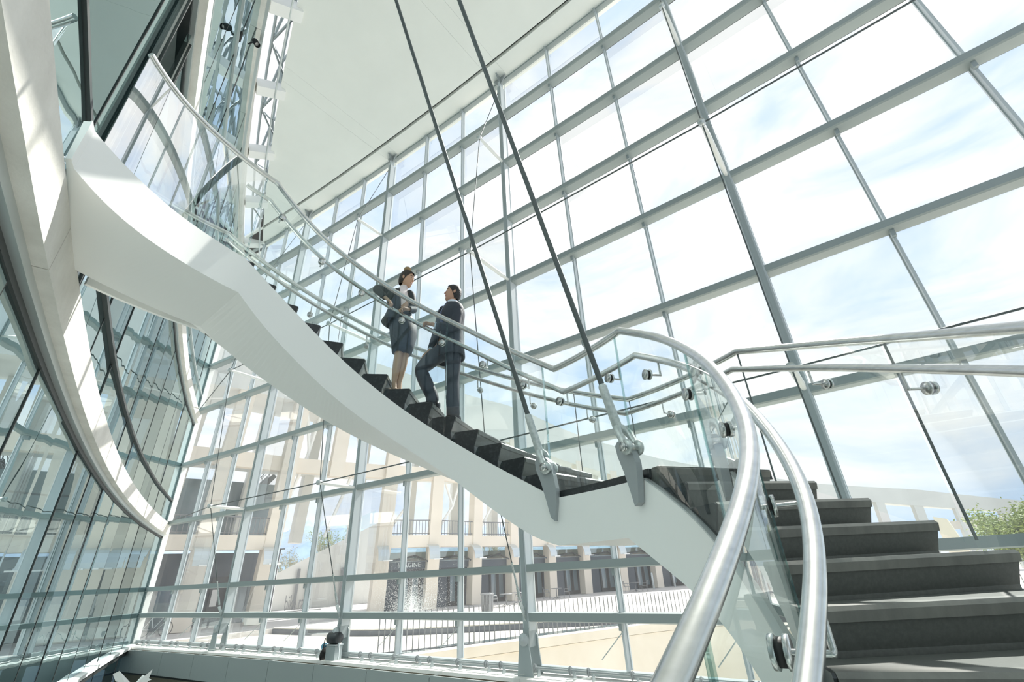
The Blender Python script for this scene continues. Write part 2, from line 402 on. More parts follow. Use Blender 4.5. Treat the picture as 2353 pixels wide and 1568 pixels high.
for a, b in zip(LX, LX[1:]):
    for z0, z1 in ROWS:
        segs = [(a, b)]
        if 2.7 < z0 < 7.5 and b > DOOR[0] and a < DOOR[1]:
            segs = []
            if a < DOOR[0] - .05: segs.append((a, DOOR[0]))
            if b > DOOR[1] + .05: segs.append((DOOR[1], b))
        for x0, x1 in segs:
            y = random.uniform(-.008, .008); y2 = random.uniform(-.006, .006)
            p = [Lp(x0 + .012, z0, -.18 + y), Lp(x1 - .012, z0, -.18 - y), Lp(x1 - .012, z1, -.18 - y + y2), Lp(x0 + .012, z1, -.18 + y + y2)]
            MB().add(p, [(0, 1, 2, 3)]).build('pane', M['glassl'], wl)
for x in LX[:-1]:
    for z0, z1 in ROWS:
        if 2.7 < z0 < 7.5 and DOOR[0] - .1 < x < DOOR[1] + .1: continue
        MB().beam(Lp(x, z0, -.18), Lp(x, z1, -.18), lens_n(x), .014, .022).build('silicone_joint', M['joint'], wl)
for x in DOOR:
    MB().beam(Lp(x, 2.78, -.14), Lp(x, 7.4, -.14), lens_n(x), .08, .03).build('door_jamb', M['joint'], wl)
    MB().beam(Lp(x + .09, 2.78, -.14), Lp(x + .09, 7.4, -.14), lens_n(x), .05, .16).build('jamb_edge_glass', M['awn'], wl)
# rooms behind the curved glass: floors and back wall
for z in (2.32, 7.62, 13.0):
    lens_strip(LX[0], LX[-1], lambda x: [Lp(x, z, -5.2), Lp(x, z, -.5), Lp(x, z + .38, -.5), Lp(x, z + .38, -5.2)]).build('floor_slab', M['lensback'], wl)
wb = lens_strip(LX[0], LX[-1], lambda x: [Lp(x, FLOORZ, -5.4), Lp(x, FLOORZ, -5.2), Lp(x, 18.3, -5.2), Lp(x, 18.3, -5.4)])
tag(wb.build('wall_back', M['lensback']), kind='structure')
for k, x in enumerate((-23, -17.5, -12.2, -7.0)):
    MB().lathe(Lp(x, FLOORZ, -2.6), [(.28, 0), (.28, 24.6)], 18).build('round_column', M['wconc'], wl)
# light pipe with track along the upper curved wall
lens_strip(-24, 2, lambda x: [Lp(x, 14.3, .25), Lp(x, 14.3, .33), Lp(x, 14.38, .33), Lp(x, 14.38, .25)]).build('service_rail', M['alu'], wl)

# ---- ceiling with slot, skylight gap and roof trusses
CZ = 18.42
ce = empty('ceiling', (-8, 6, CZ), kind='structure')
def edge_y(x): return lens_y(x) + .82 + .012 * max(0, -x - 8)
xs = [-26.6]
for i in range(-9, 13, 3):
    x = Wp(i, 0).x
    for dx in (-.32, .32):
        if -26.3 < x + dx < 19: xs.append(x + dx)
xs.append(19.2)
def wall_y(x): return DW - (1 - math.cos(math.asin(max(-.99, min(.99, x * KAP))))) / KAP
for a, b in zip(xs, xs[1:]):
    m = MB(); g = .003; k = 4 if b - a > 1 else 1
    q = [a + g + (b - a - 2 * g) * j / k for j in range(k + 1)]
    m.loft([[V((x, edge_y(x), CZ)), V((x, wall_y(x) - 1.01, CZ)), V((x, wall_y(x) - 1.01, CZ + .18)), V((x, edge_y(x), CZ + .18))] for x in q])
    m.build('ceiling_panel', M['plaster'], ce)
    m = MB(); m.loft([[V((x, wall_y(x) - .88, CZ)), V((x, wall_y(x) + .25, CZ)), V((x, wall_y(x) + .25, CZ + .2)), V((x, wall_y(x) - .88, CZ + .2))] for x in q])
    m.build('margin_panel', M['plaster'], ce)
m = MB(); m.loft([[V((x, edge_y(x) + .1, CZ + .2)), V((x, wall_y(x) + .2, CZ + .2)), V((x, wall_y(x) + .2, CZ + .9)), V((x, edge_y(x) + .1, CZ + .9))] for x in [-26.6 + 45.8 * j / 24 for j in range(25)]])
m.build('roof_deck', M['joint'], ce)
MB().tube([V((x, edge_y(x) - .14, CZ - .25)) for x in [-26 + 1.5 * j for j in range(28)]], .035, 8).build('edge_pipe', M['alu'], ce)
tr = empty('trim_2', Lp(-12, 18.3), kind='structure')
for k in range(9):
    x = -25 + k * 3.4
    a = Lp(x, 18.15, .0); b = Lp(x, 18.5, 1.0)
    MB().beam(a, b + V((0, 0, 0)), ZUP, .45, .45).build('gap_beam', M['white'], tr)
for z, o in ((19.2, .2), (20.6, .6), (19.4, .95)):
    MB().tube([Lp(-26.5 + j * 2.4, z, o) for j in range(12)], .055, 8).build('truss_chord', M['framegrey'], tr)
for k in range(9):
    x = -26.2 + k * 3.2
    MB().tube([Lp(x, 19.2, .2), Lp(x + 1.6, 20.6, .6), Lp(x + 3.2, 19.2, .2)], .055, 6).build('truss_web', M['framegrey'], tr)
    MB().tube([Lp(x, 19.4, .95), Lp(x + 1.6, 20.6, .6), Lp(x + 3.2, 19.4, .95)], .055, 6).build('truss_web', M['framegrey'], tr)
    MB().tube([Lp(x, 19.2, .2), Lp(x + 1.6, 19.4, .95), Lp(x + 3.2, 19.2, .2)], .05, 6).build('truss_tie', M['framegrey'], tr)

# ---- sill ledge under the window, walls below, floor
tr1 = empty('trim_1', Wp(0, -1.9, .3), kind='structure')
for i in range(I0, I1):
    def strip(a0, o0, o1, z0, z1, a1=None):
        q = [a0, (a0 + a1) / 2, a1]
        return MB().loft([[Wp(k, z0, o0), Wp(k, z0, o1), Wp(k, z1, o1), Wp(k, z1, o0)] for k in q])
    strip(i + .002, -.25, .66, -2.02, -1.95, i + .998).build('ledge_board', M['ledge'], tr1)
    strip(i - .08, .86, .90, -2.70, -2.0, i + .912).build('fascia_panel', M['fascia'], tr1)
    MB().beam(Wp(i - .085, -2.03, .62), Wp(i - .085, -2.03, .9), ZUP, .02, .07).build('fascia_bracket', M['alu'], tr1)
m = MB(); m.loft([[Wp(k, -2.78, .5), Wp(k, -2.78, .80), Wp(k, -2.14, .80), Wp(k, -2.14, .5)] for k in range(I0, I1 + 1)]); m.build('gap_shade_box', M['joint'], tr1)  # black box under the ledge gap, puts the gap's shade into colour
m = MB(); m.loft([[Wp(k, FLOORZ, -.4), Wp(k, FLOORZ, .42), Wp(k, -2.05, .42), Wp(k, -2.05, -.4)] for k in range(I0, I1 + 1)])
tag(m.build('wall_front', M['beige']), kind='structure')
m = MB(); m.cube(19.2, 19.6, -4, 10.5, FLOORZ, 18.6); tag(m.build('wall_right', M['plaster']), kind='structure')
m = MB(); m.cube(-27.5, 19.4, -8, 9.4, FLOORZ - .3, FLOORZ); tag(m.build('floor', M['floor']), kind='structure')

# ================================================================== THE SPIRAL STAIR
CX, CY = -2.4, 1.3
def P(th, r, z): a = rad(th); return V((CX + r * math.cos(a), CY + r * math.sin(a), z))
RIN = [(-40, 2.05), (-7, 2.05), (-1, 2.06), (4.4, 2.09), (9.2, 2.127), (46, 2.132), (52, 2.11), (60, 2.07), (70, 2.04), (230, 2.04)]
def rin(t): return interp(t, RIN)
ROUT = 3.42
ZTOP = [(-40, -2.06), (16, -.58), (28, -.24), (36, -.02), (44, .21), (52, .41), (56.5, .53), (83, .535), (86.8, .615), (99, .86), (112, 1.16), (128, 1.56), (136, 1.785), (144, 2.02), (152, 2.27), (160, 2.525), (168.3, 2.78), (179, 3.05), (190, 3.11), (200, 3.135), (209, 3.18), (222, 3.21)]
ZBOT = [(-40, -2.6), (16, -.99), (43, -.27), (49, -.14), (56, .0), (63, .175), (83, .175), (88.5, .21), (97, .40), (105.6, .61), (113, .83), (121, 1.02), (127, 1.17), (136, 1.38), (144, 1.58), (152, 1.80), (160, 2.05), (170.9, 2.37), (178.5, 2.635), (193, 2.69), (203, 2.715), (211, 2.74), (222, 2.80)]
RZ = [(-40, -.86), (-11.3, -.16), (-6.7, -.06), (-1, .059), (4.4, .187), (9.2, .327), (13, .45), (20, .654), (26, .863), (36, 1.148), (46, 1.43), (56.5, 1.675), (80, 1.675), (82.9, 1.75), (97.5, 2.13), (112.4, 2.54), (125.9, 2.87), (138, 3.18), (147.2, 3.42), (156.3, 3.63), (165.8, 3.91), (175.7, 4.23), (184.5, 4.28), (193, 4.32), (203, 4.34), (209, 4.35), (222, 4.42)]
OZ = [(-40, -.9), (24.7, .84), (34.3, 1.08), (44.7, 1.36), (59, 1.70), (82.1, 1.69), (92.7, 1.94), (104.7, 2.26), (121, 2.71), (129.5, 2.93), (138.5, 3.17), (150.7, 3.52), (159.2, 3.75), (172.6, 4.12), (177, 4.25), (200, 4.30)]
def smooth_tab(tab, kinks, it=30, st_=1.0):
    ks = sorted([tab[0][0], tab[-1][0]] + list(kinks)); out = []
    for a, b in zip(ks, ks[1:]):
        n = max(2, int((b - a) / st_)); q = [[a + (b - a) * k / n, 0] for k in range(n + 1)]
        y = [interp(t, tab) for t, _ in q]
        for _ in range(it): y = [y[0]] + [(y[i - 1] + 2 * y[i] + y[i + 1]) / 4 for i in range(1, n)] + [y[-1]]
        seg = [(round(t, 3), z_) for (t, _), z_ in zip(q, y)]
        out += seg if not out else seg[1:]
    return out
RIN = smooth_tab(RIN, [], 40); ZTOP = smooth_tab(ZTOP, [56.5, 83, 179], 40); ZBOT = smooth_tab(ZBOT, [63, 83, 178.5], 40)
RZ = smooth_tab(RZ, [56.5, 80, 175.7], 40); OZ = smooth_tab(OZ, [59, 82.1, 177], 40)
def TH(a, b, tab=None, st=3.0):
    n = max(1, int(abs(b - a) / st)); q = [a + (b - a) * k / n for k in range(n + 1)]
    if tab:
        q = sorted(q); ins = [t for t, _ in tab if min(a, b) < t < max(a, b)]
        q = [x for x in q if x in (q[0], q[-1]) or all(abs(x - t) > .55 for t in ins)]
        q = sorted(q + [t for t in ins if abs(t - q[0]) > .3 and abs(t - q[-1]) > .3])
        q = [x for i, x in enumerate(q) if i == 0 or x - q[i - 1] > .2]
    return q
st = empty('spiral_staircase', P(70, 2.7, .2), 'sweeping white spiral staircase with dark stone steps, glass balustrade and steel handrails', 'staircase')
# end line of the bridge follows the curved wall
def r_lim(t):
    """largest radius at angle t that stays on the room side of the curved wall"""
    lo_, hi_ = 1.9, 3.4
    ok = lambda r: P(t, r, 0).y > lens_y(P(t, r, 0).x) - .03
    if ok(3.4): return 3.4
    for _ in range(24):
        m_ = (lo_ + hi_) / 2
        if ok(m_): lo_ = m_
        else: hi_ = m_
    return lo_
def sec(t):
    ro = min(3.4, r_lim(t)); rs = min(3.05, ro - .02); ri = min(rin(t), ro - .06)
    zt, zb = interp(t, ZTOP), interp(t, ZBOT)
    zd = max(zb + .03, zt - .24) if t < 181 else zt - .01
    return [P(t, ri, zt), P(t, ri, zb), P(t, rs, zb), P(t, ro, zd), P(t, ri + .013, zd), P(t, ri + .013, zt)]
TEND = 224.6
q = TH(-40, TEND, ZTOP, 2.5); q = sorted(q + [t for t in (63, 178.5) if min(abs(t - u) for u in q) > .25])
m = MB(); m.loft([sec(t) for t in q]); body = m.build('stringer_box', M['white'], st)
# polished lip along the inner stringer
m = MB(); m.loft([[P(t, rin(t) - .004, interp(t, ZTOP)), P(t, rin(t) - .004, interp(t, ZTOP) + .012), P(t, rin(t) + .03, interp(t, ZTOP) + .012), P(t, rin(t) + .03, interp(t, ZTOP))] for t in TH(-30, 56, ZTOP, 2)])
m.build('stringer_lip', M['alu'], st)
E_ = []
def step(l0, r0, l1, r1, z, zl, name='step'):
    """one step: l0,r0 nosing ends, l1,r1 back edge ends, z tread level, zl level of the tread below"""
    l0, r0, l1, r1 = [V((p[0], p[1], 0)) for p in (l0, r0, l1, r1)]
    bk0 = (l1 - l0).normalized() * .035; bk1 = (r1 - r0).normalized() * .035
    def prof(a, b, bk, ins=V()):
        return [a + V((0, 0, z - .012)) + ins, a + bk * .25 + V((0, 0, z)) + ins, b + V((0, 0, z)) + ins, b + bk * 1.2 + V((0, 0, z - .07)) + ins, b + bk * 1.3 + V((0, 0, zl - .02)) + ins, a + bk * 1.4 + V((0, 0, zl - .13)) + ins, a + bk * 1.35 + V((0, 0, zl + .012)) + ins, a + bk * 1.1 + V((0, 0, zl + .035)) + ins]
    inw = (r0 - l0).normalized()
    o = MB().loft([prof(l0, l1, bk0), prof(r0, r1, bk1)]).build(name, M['riser'], st)
    # honed nosing band, slightly proud
    f0 = (l0 - l1).normalized() * .004; f1 = (r0 - r1).normalized() * .004
    hz = .048; slope = .35 * hz / max(.05, z - zl - .03)
    A = [l0 + f0 + V((0, 0, z - .012)), l0 + bk0 * .25 + V((0, 0, z + .003)), l0 + bk0 * 2.2 + V((0, 0, z + .003)), l0 + bk0 * slope * 1.6 + f0 + V((0, 0, z - hz))]
    Bq = [r0 + f1 + V((0, 0, z - .012)), r0 + bk1 * .25 + V((0, 0, z + .003)), r0 + bk1 * 2.2 + V((0, 0, z + .003)), r0 + bk1 * slope * 1.6 + f1 + V((0, 0, z - hz))]
    MB().loft([A, Bq]).build('nosing', M['nosing'], o)
    MB().loft([prof(l0, l1, bk0, -inw * .012), prof(l0, l1, bk0, -inw * .001)]).build('end_plate', M['black'], o)
    return o
ZL0 = .587
def pr(t, r): p = P(t, r, 0); return (p.x, p.y)
TU = [84.65 + 7.04 * k for k in range(15)]
for k in range(14):
    z = ZL0 + .1757 * (k + 1); a = TU[k]; b = TU[k + 1] if k < 13 else 181.5
    ro = 3.3
    step(pr(a, rin(a) + .032), pr(a - .6, ro), pr(b, rin(b) + .032), pr(b - .6, ro), z, z - .1757)
LOW = [((-1.135, 2.97), (-.60, 3.86), .587), ((-.94, 2.84), (-.32, 3.62), .440), ((-.76, 2.69), (-.07, 3.46), .290), ((-.615, 2.50), (.17, 3.32), .139),
       ((-.51, 2.31), (.398, 3.22), -.013), ((-.405, 2.10), (.53, 2.80), -.165), ((-.335, 1.895), (.74, 2.34), -.317), ((-.30, 1.68), (.86, 1.98), -.47), ((-.30, 1.45), (.93, 1.62), -.622), ((-.33, 1.22), (.96, 1.24), -.775), ((-.37, .99), (.95, .86), -.93)]
LOW = [((a[0] + (b[0] - a[0]) * .055 / math.hypot(b[0] - a[0], b[1] - a[1]), a[1] + (b[1] - a[1]) * .055 / math.hypot(b[0] - a[0], b[1] - a[1])), b, z) for a, b, z in LOW]
for k in range(1, 11):
    a = LOW[k]; u = LOW[k - 1]
    step(a[0], a[1], u[0], u[1], a[2], a[2] - .15)
# landing slab with its dark edge; the top riser is its front
th0, th1 = 55.4, 86.5
m = MB()
q = TH(th0, th1, None, 3)
m.loft([[P(t, rin(t) + .018, .525), P(t, rin(t) + .018, ZL0), P(t, 3.16, ZL0), P(t, 3.16, .525)] for t in q]); lo = m.build('landing_slab', M['black'], st)
l0, r0, z = LOW[0]; l0 = V((*l0, 0)); r0 = V((*r0, 0)); d_ = (r0 - l0).normalized(); nb = V((-d_.y, d_.x, 0))
if nb.dot(V((CX, CY, 0)) - l0) > 0 and False: nb = -nb
nb = V((-.55, .3, 0)).normalized()
m = MB(); m.loft([[a + V((0, 0, ZL0)), a + nb * .30 + V((0, 0, ZL0)), a + nb * .30 + V((0, 0, .45)), a + nb * .05 + V((0, 0, .445))] for a in (l0, r0)]); m.build('landing_riser', M['riser'], st)
m = MB(); m.loft([[a - nb * .004 + V((0, 0, ZL0 - .012)), a + nb * .01 + V((0, 0, ZL0 + .003)), a + nb * .08 + V((0, 0, ZL0 + .003)), a + nb * .016 + V((0, 0, ZL0 - .05))] for a in (l0, r0)]); m.build('landing_nosing', M['nosing'], st)
# bridge floor
m = MB(); m.loft([[P(t, rin(t) + .03, 3.05), P(t, rin(t) + .03, 3.06 + .0), P(t, min(3.36, r_lim(t)), 3.06), P(t, min(3.36, r_lim(t)), 3.05)] for t in TH(181, 219, None, 3)]); m.build('bridge_floor', M['riser'], st)
# glass balustrade panels
def gpan(a, b, r, zt, zb, name='glass_panel', add=.0, mat='glassb'):
    q = TH(a, b, zt, 2.5); m = MB(); vs_ = []; fs = []
    for t in q:
        rr = min(r(t) if callable(r) else r, r_lim(t))
        vs_ += [P(t, rr, interp(t, zb) - .03 + add), P(t, rr, interp(t, zt) - .01)]
    for k in range(len(q) - 1): fs.append((2 * k, 2 * k + 2, 2 * k + 3, 2 * k + 1))
    m.add(vs_, fs, True); return m.build(name, M[mat], st)
JIN = [218.8, 179, 147.5, 116, 84, 58.5, 36, 14, -8, -30]
for a, b in zip(JIN, JIN[1:]):
    gpan(b + .12, a - .12, lambda t: rin(t) + .02, RZ, ZTOP)
    # polished bright glass edges at the joints
for t in JIN[1:-1]:
    m = MB()
    for dt in (-.16, .16): m.beam(P(t + dt, rin(t) + .02, interp(t, ZTOP)), P(t + dt, rin(t) + .02, interp(t, RZ) - .02), P(t, 1, 0) - P(t, 0, 0), .012, .003)
    m.build('glass_edge', M['awn'], st)
JO = [199, 178, 150, 121, 94, 82, 59, 38, 16, -8, -30]
ZOB = [(a, b) for a, b in ZTOP]
for a, b in zip(JO, JO[1:]):
    gpan(b + .12, a - .12, ROUT, OZ, ZTOP, mat='glasso')
for t in JO[1:-1]:
    MB().beam(P(t, ROUT, interp(t, ZTOP)), P(t, ROUT, interp(t, OZ) - .02), P(t, 1, 0) - P(t, 0, 0), .014, .006).build('glass_edge', M['cable'], st)
# outer curb
m = MB(); m.loft([[P(t, 3.36, interp(t, OZ) - 1.50), P(t, 3.36, interp(t, OZ) - 1.30), P(t, 3.4, interp(t, OZ) - 1.30), P(t, 3.4, interp(t, OZ) - 1.50)] for t in TH(-30, 196, OZ, 3)]); m.build('outer_curb', M['white'], st)
# handrails
def rail(name, a, b, r, tab, dz, rr, step_=2.0):
    q = TH(a, b, tab, step_)
    return MB().tube([P(t, min(r(t) if callable(r) else r, r_lim(t) + .02), interp(t, tab) + dz) for t in q], rr, 14).build(name, M['steel'], st)
rail('top_rail', -30, 218.8, lambda t: rin(t) + .02, RZ, 0, .029)
rail('grab_rail', -30, 183, lambda t: rin(t) + .125, RZ, -.205, .025)
rail('top_rail', -30, 197, ROUT, OZ, 0, .029)
rail('grab_rail', -30, 178, ROUT - .115, OZ, -.19, .025)
def bracket(t, r_gl, r_grab, z, sgn):
    """disc clamp through the glass with a bent rod up to the grab rail"""
    e = P(t, 1, 0) - P(t, 0, 0)
    o = MB().tube(smooth_path([P(t, r_grab, z), P(t, r_grab, z - .10), P(t, r_grab, z - .105), P(t, r_gl, z - .105)], [.008] * 4)[0], .008, 8).build('rail_bracket', M['steel'], st)
    c = P(t, r_gl, z - .105)
    MB().lathe(c - e * .022, [(0, 0), (.037, 0), (.037, .012), (0, .012)], 18, e).lathe(c + e * .010, [(0, 0), (.037, 0), (.037, .012), (0, .012)], 18, e).build('clamp_disc', M['steel'], o)
    MB().lathe(c - e * .011, [(.031, 0), (.031, .022)], 18, e).build('rubber_washer', M['rubber'], o)
for t in (172, 158, 144.5, 131, 117.5, 104, 91, 79, 62, 50.5, 38.5, 27, 14.5, 2):
    bracket(t, rin(t) + .02, rin(t) + .125, interp(t, RZ) - .205 - .02, 1)
for t in (171, 157, 143.5, 130, 116, 103.5, 90.5, 74, 47, 35.5, 24, 12):
    bracket(t, ROUT, ROUT - .115, interp(t, OZ) - .19 - .02, -1)

# hanger cables with fork ends and the fin plates welded to the stringer
def hanger(th, outline, pinpx, socpx, toppx, tops, lab):
    rp = rin(th) - .045
    pc = P(th, rp, .8); nr = (P(th, 1, 0) - P(th, 0, 0))
    pts = [at_plane(x, y, pc, nr) for x, y in outline]
    o = MB().prism(pts, nr * .05).build('fin_plate', M['plate'], st)
    pin = at_plane(*pinpx, pc, nr); s0 = at_plane(*socpx, pc, nr) + nr * .02
    top = at_rho(*toppx, 1) ; top = top * tops
    d = (top - s0).normalized(); top2 = s0 + d * ((17.9 - s0.z) / d.z)
    h = empty('hanger_cable', s0, lab, 'cable')
    MB().tube([s0 + d * .30, top2], .022, 10).build('strand', M['cable'], h)
    MB().tube([s0, s0 + d * .32, s0 + d * .34], [.036, .033, .024], 14).build('socket', M['galv'], h)
    bow = MB(); tdir = (pin - s0).normalized()
    # horseshoe fork either side of the plate
    sd = tdir.cross(nr).normalized()
    for sg in (-1, 1):
        off = nr * (.025 + sg * .048)
        a = s0 + tdir * .0; e = pin + off
        bow.tube([a + nr * .0, s0 + tdir * .03 + off * .75, s0 + tdir * .07 + off, e - tdir * .035 + off * 0], [.034, .032, .028, .026], 10)
        bow.lathe(e - nr * .014, [(0, 0), (.052, 0), (.056, .014), (.052, .028), (0, .028)], 20, nr)
    bow.build('fork', M['galv'], h)
    MB().lathe(pin - nr * .055, [(0, 0), (.026, 0), (.026, .16), (0, .16)], 16, nr).lathe(pin - nr * .065, [(0, 0), (.033, 0), (.033, .014), (0, .014)], 16, nr).build('pin', M['steel'], h)
    MB().tube([pin - nr * .05 + tdir * -.04 + sd * .004, pin - nr * .05 + tdir * .05 + sd * .03], .004, 6).build('split_pin', M['cable'], h)
hanger(86, [(1229, 1062), (1234, 1052), (1243, 1048), (1253, 1052), (1262, 1062), (1271, 1092), (1277, 1122), (1278, 1152), (1275, 1198), (1266, 1190), (1255, 1150), (1243, 1110), (1232, 1082)], (1257, 1076), (1236, 1036), (910, 0), 6.6 / 1.9575, 'left steel hanger cable, its fork pinned where the upper flight meets the landing')
hanger(61.5, [(1413, 1026), (1418, 1016), (1428, 1012), (1440, 1017), (1452, 1040), (1460, 1062), (1465, 1100), (1467, 1155), (1459, 1164), (1446, 1122), (1432, 1082), (1419, 1050)], (1446, 1028), (1414, 982), (1055, 0), 5.3 / 2.065, 'right steel hanger cable, its fork pinned beside the dark lower steps')

# ================================================================== THE TWO PEOPLE
def skin(name, nodes, edges, mat, parent, root=0, sub=2, **kw):
    """one continuous tapered body grown from joints: nodes = [(point, radius)]"""
    org = ORG.get(parent.name, V()) if parent is not None else V()
    me = bpy.data.meshes.new(name + '_cage'); me.from_pydata([V(p) - org for p, r in nodes], edges, [])
    o = bpy.data.objects.new(name + '_cage', me); COL.objects.link(o)
    md = o.modifiers.new('skin', 'SKIN'); md.use_smooth_shade = True
    for i, (p, r) in enumerate(nodes):
        d = me.skin_vertices[0].data[i]; d.radius = (r, r) if not isinstance(r, tuple) else r; d.use_root = (i == root)
    sb = o.modifiers.new('sub', 'SUBSURF'); sb.levels = sub; sb.render_levels = sub
    dg = bpy.context.evaluated_depsgraph_get(); dg.update()
    nm = bpy.data.meshes.new_from_object(o.evaluated_get(dg)); nm.materials.clear(); nm.materials.append(mat)
    bpy.data.objects.remove(o); bpy.data.meshes.remove(me)
    nm.name = name
    r = link_mesh(name, nm, parent)
    return tag(r, **kw)
def chain(nodes, edges, pts, start=None):
    """append a chain of (point,radius); returns index of last"""
    prev = start
    for p in pts:
        nodes.append(p); i = len(nodes) - 1
        if prev is not None: edges.append((prev, i))
        prev = i
    return prev
def hand(nodes, edges, wrist_i, W, f, side, up, thumb=1, curl=1.0, k=1.0):
    """palm, four unequal bent fingers and a thumb. f = along the palm, side = across, up = back of hand"""
    p0 = W + f * .03 * k; p1 = W + f * .075 * k
    a = chain(nodes, edges, [(p0, (.026 * k, .016 * k)), (p1, (.034 * k, .014 * k))], wrist_i)
    for j, ln in enumerate((.062, .072, .068, .052)):
        s_ = (j - 1.5) * .019 * k
        q0 = p1 + side * s_ + f * .012 * k
        q1 = q0 + (f * .9 - up * .35 * curl).normalized() * ln * .45 * k
        q2 = q1 + (f * .35 - up * 1.0 * curl).normalized() * ln * .38 * k
        q3 = q2 + (-f * .4 - up * 1.0 * curl).normalized() * ln * .30 * k
        chain(nodes, edges, [(q0, .0092 * k), (q1, .0088 * k), (q2, .0080 * k), (q3, .0068 * k)], a)
    t0 = p0 + side * (-.026) * thumb * k; t1 = t0 + (f * .6 - side * thumb * .6 - up * .5).normalized() * .034 * k
    t2 = t1 + (f * .9 - up * .6).normalized() * .028 * k
    chain(nodes, edges, [(t0, .011 * k), (t1, .010 * k), (t2, .008 * k)], a - 1)
def oval(c, ax, bx, a, b, n=16, a0=0., a1=2 * PI):
    return [c + ax * (a * math.cos(a0 + (a1 - a0) * j / (n - 1 if a1 - a0 < 6.28 else n))) + bx * (b * math.sin(a0 + (a1 - a0) * j / (n - 1 if a1 - a0 < 6.28 else n))) for j in range(n)]
def garment(name, mat, parent, secs, opening=0., th=.008):
    """shell of oval sections (centre, lateral, front, half width, half depth); opening = half angle left open in front"""
    m = MB(); n = 22
    if opening:
        rows = []
        for c, la, fr, a, b in secs:
            o_ = oval(c, la, fr, a, b, n, PI / 2 + opening, PI / 2 + 2 * PI - opening)
            i_ = oval(c, la, fr, a - th, b - th, n, PI / 2 + opening, PI / 2 + 2 * PI - opening)
            rows.append(o_ + i_[::-1])
        m.loft(rows, True, True, True)
    else:
        m.loft([oval(c, la, fr, a, b, n) for c, la, fr, a, b in secs], True, True, True)
    return m.build(name, mat, parent)
def head_parts(nm, root, c, f, r, u, skinm, hairm, woman):
    """head with face; c centre, f facing, r person's right, u up"""
    h = MB()
    prof = [(-.118, .020, .038), (-.108, .036, .034), (-.09, .050, .026), (-.06, .062, .014), (-.025, .069, .006), (.01, .073, 0), (.045, .0745, -.004), (.078, .066, -.008), (.102, .045, -.012), (.116, .018, -.014)]
    rows = []
    for z, a, off in prof:
        dep = a * (1.18 if z > -.03 else 1.05)
        rows.append(oval(c + u * z + f * off, r, f, a * .98, dep, 18))
    h.loft(rows, True, True, True); hd = h.build('head', skinm, root)
    # nose, lips, eyes, brows, ears
    n_ = MB(); b0 = c + f * .082 + u * .012
    n_.loft([[b0 + u * .018 + r * .006, b0 + u * .018 - r * .006, b0 + u * .018 - f * .01], [b0 + f * .012 - u * .012 + r * .010, b0 + f * .012 - u * .012 - r * .010, b0 - u * .012 - f * .012], [b0 + f * .022 - u * .030 + r * .013, b0 + f * .022 - u * .030 - r * .013, b0 - u * .032 - f * .012], [b0 + f * .006 - u * .040 + r * .009, b0 + f * .006 - u * .040 - r * .009, b0 - u * .040 - f * .012]], True, True, True)
    n_.build('nose', skinm, hd)
    for sg in (-1, 1):
        e = c + f * .066 + r * sg * .030 + u * .012
        MB().ball(e, .012, 10, 6, (1, 1, .6)).build('eye', M['eye'], hd)
        MB().ball(e + f * .0075, .0062, 8, 6).build('iris', M['pupil'], hd)
        MB().tube([e + f * .004 + u * .022 - r * sg * .018, e + f * .012 + u * .028, e - f * .004 + u * .022 + r * sg * .02], [.0025, .004, .002], 6).build('eyebrow', hairm, hd)
        ec = c + r * sg * .073 - f * .012 + u * -.002
        m = MB(); m.loft([oval(ec + r * sg * d_, u * 1.0 + f * -.15, f, a, b, 12) for d_, a, b in ((-.006, .020, .011), (.004, .027, .015), (.009, .024, .012), (.006, .014, .006))], True, True, True); m.build('ear', skinm, hd)
    mo = c + f * .080 - u * .052
    MB().loft([oval(mo + r * s_ - f * abs(s_) * .45, u, f, a, .008, 8) for s_, a in ((-.026, .002), (-.014, .007), (0, .0085), (.014, .007), (.026, .002))], True, True, True).build('mouth', M['lip'], hd)
    if woman:
        MB().loft([oval(mo + f * .006 + r * s_ - f * abs(s_) * .5, u, f, a, .004, 8) for s_, a in ((-.018, .001), (0, .004), (.018, .001))], True, True, True).build('teeth', M['teeth'], hd)
    # hair cap
    hh = MB(); rows = []
    for z, a, off, cut in ((-.085, .045, -.034, 1.45), (-.06, .060, -.028, 1.35), (-.025, .073, -.020, 1.25), (.01, .079, -.014, 1.12), (.045, .080, -.010, .85), (.075, .075, -.010, .55), (.09, .070, -.006, .0), (.112, .050, -.010, 0), (.126, .020, -.012, 0)):
        dep = a * 1.2; cc = c + u * (z + .004) + f * off
        a0 = PI / 2 + cut; a1 = PI / 2 + 2 * PI - cut
        rows.append([cc + r * (a * math.cos(a0 + (a1 - a0) * j / 20)) + f * (dep * math.sin(a0 + (a1 - a0) * j / 20)) for j in range(21)])
    hh.loft(rows, False, False, True)
    ho = hh.build('hair', hairm, root)
    if woman:
        MB().ball(c + u * .150 - f * .035, .048, 14, 8, (1, 1, .9)).build('hair_bun', M['hairblond'], ho)
    return hd
def fr(px, py, dxr, toward):
    d = ray(px, py); d = V((d.x, d.y, 0)).normalized(); rt = V((-d.y, d.x, 0)) * -1
    if rt.dot(RGT) < 0: rt = -rt
    return (rt * dxr - d * toward).normalized()
J = at_rho
UP = V((0, 0, 1))
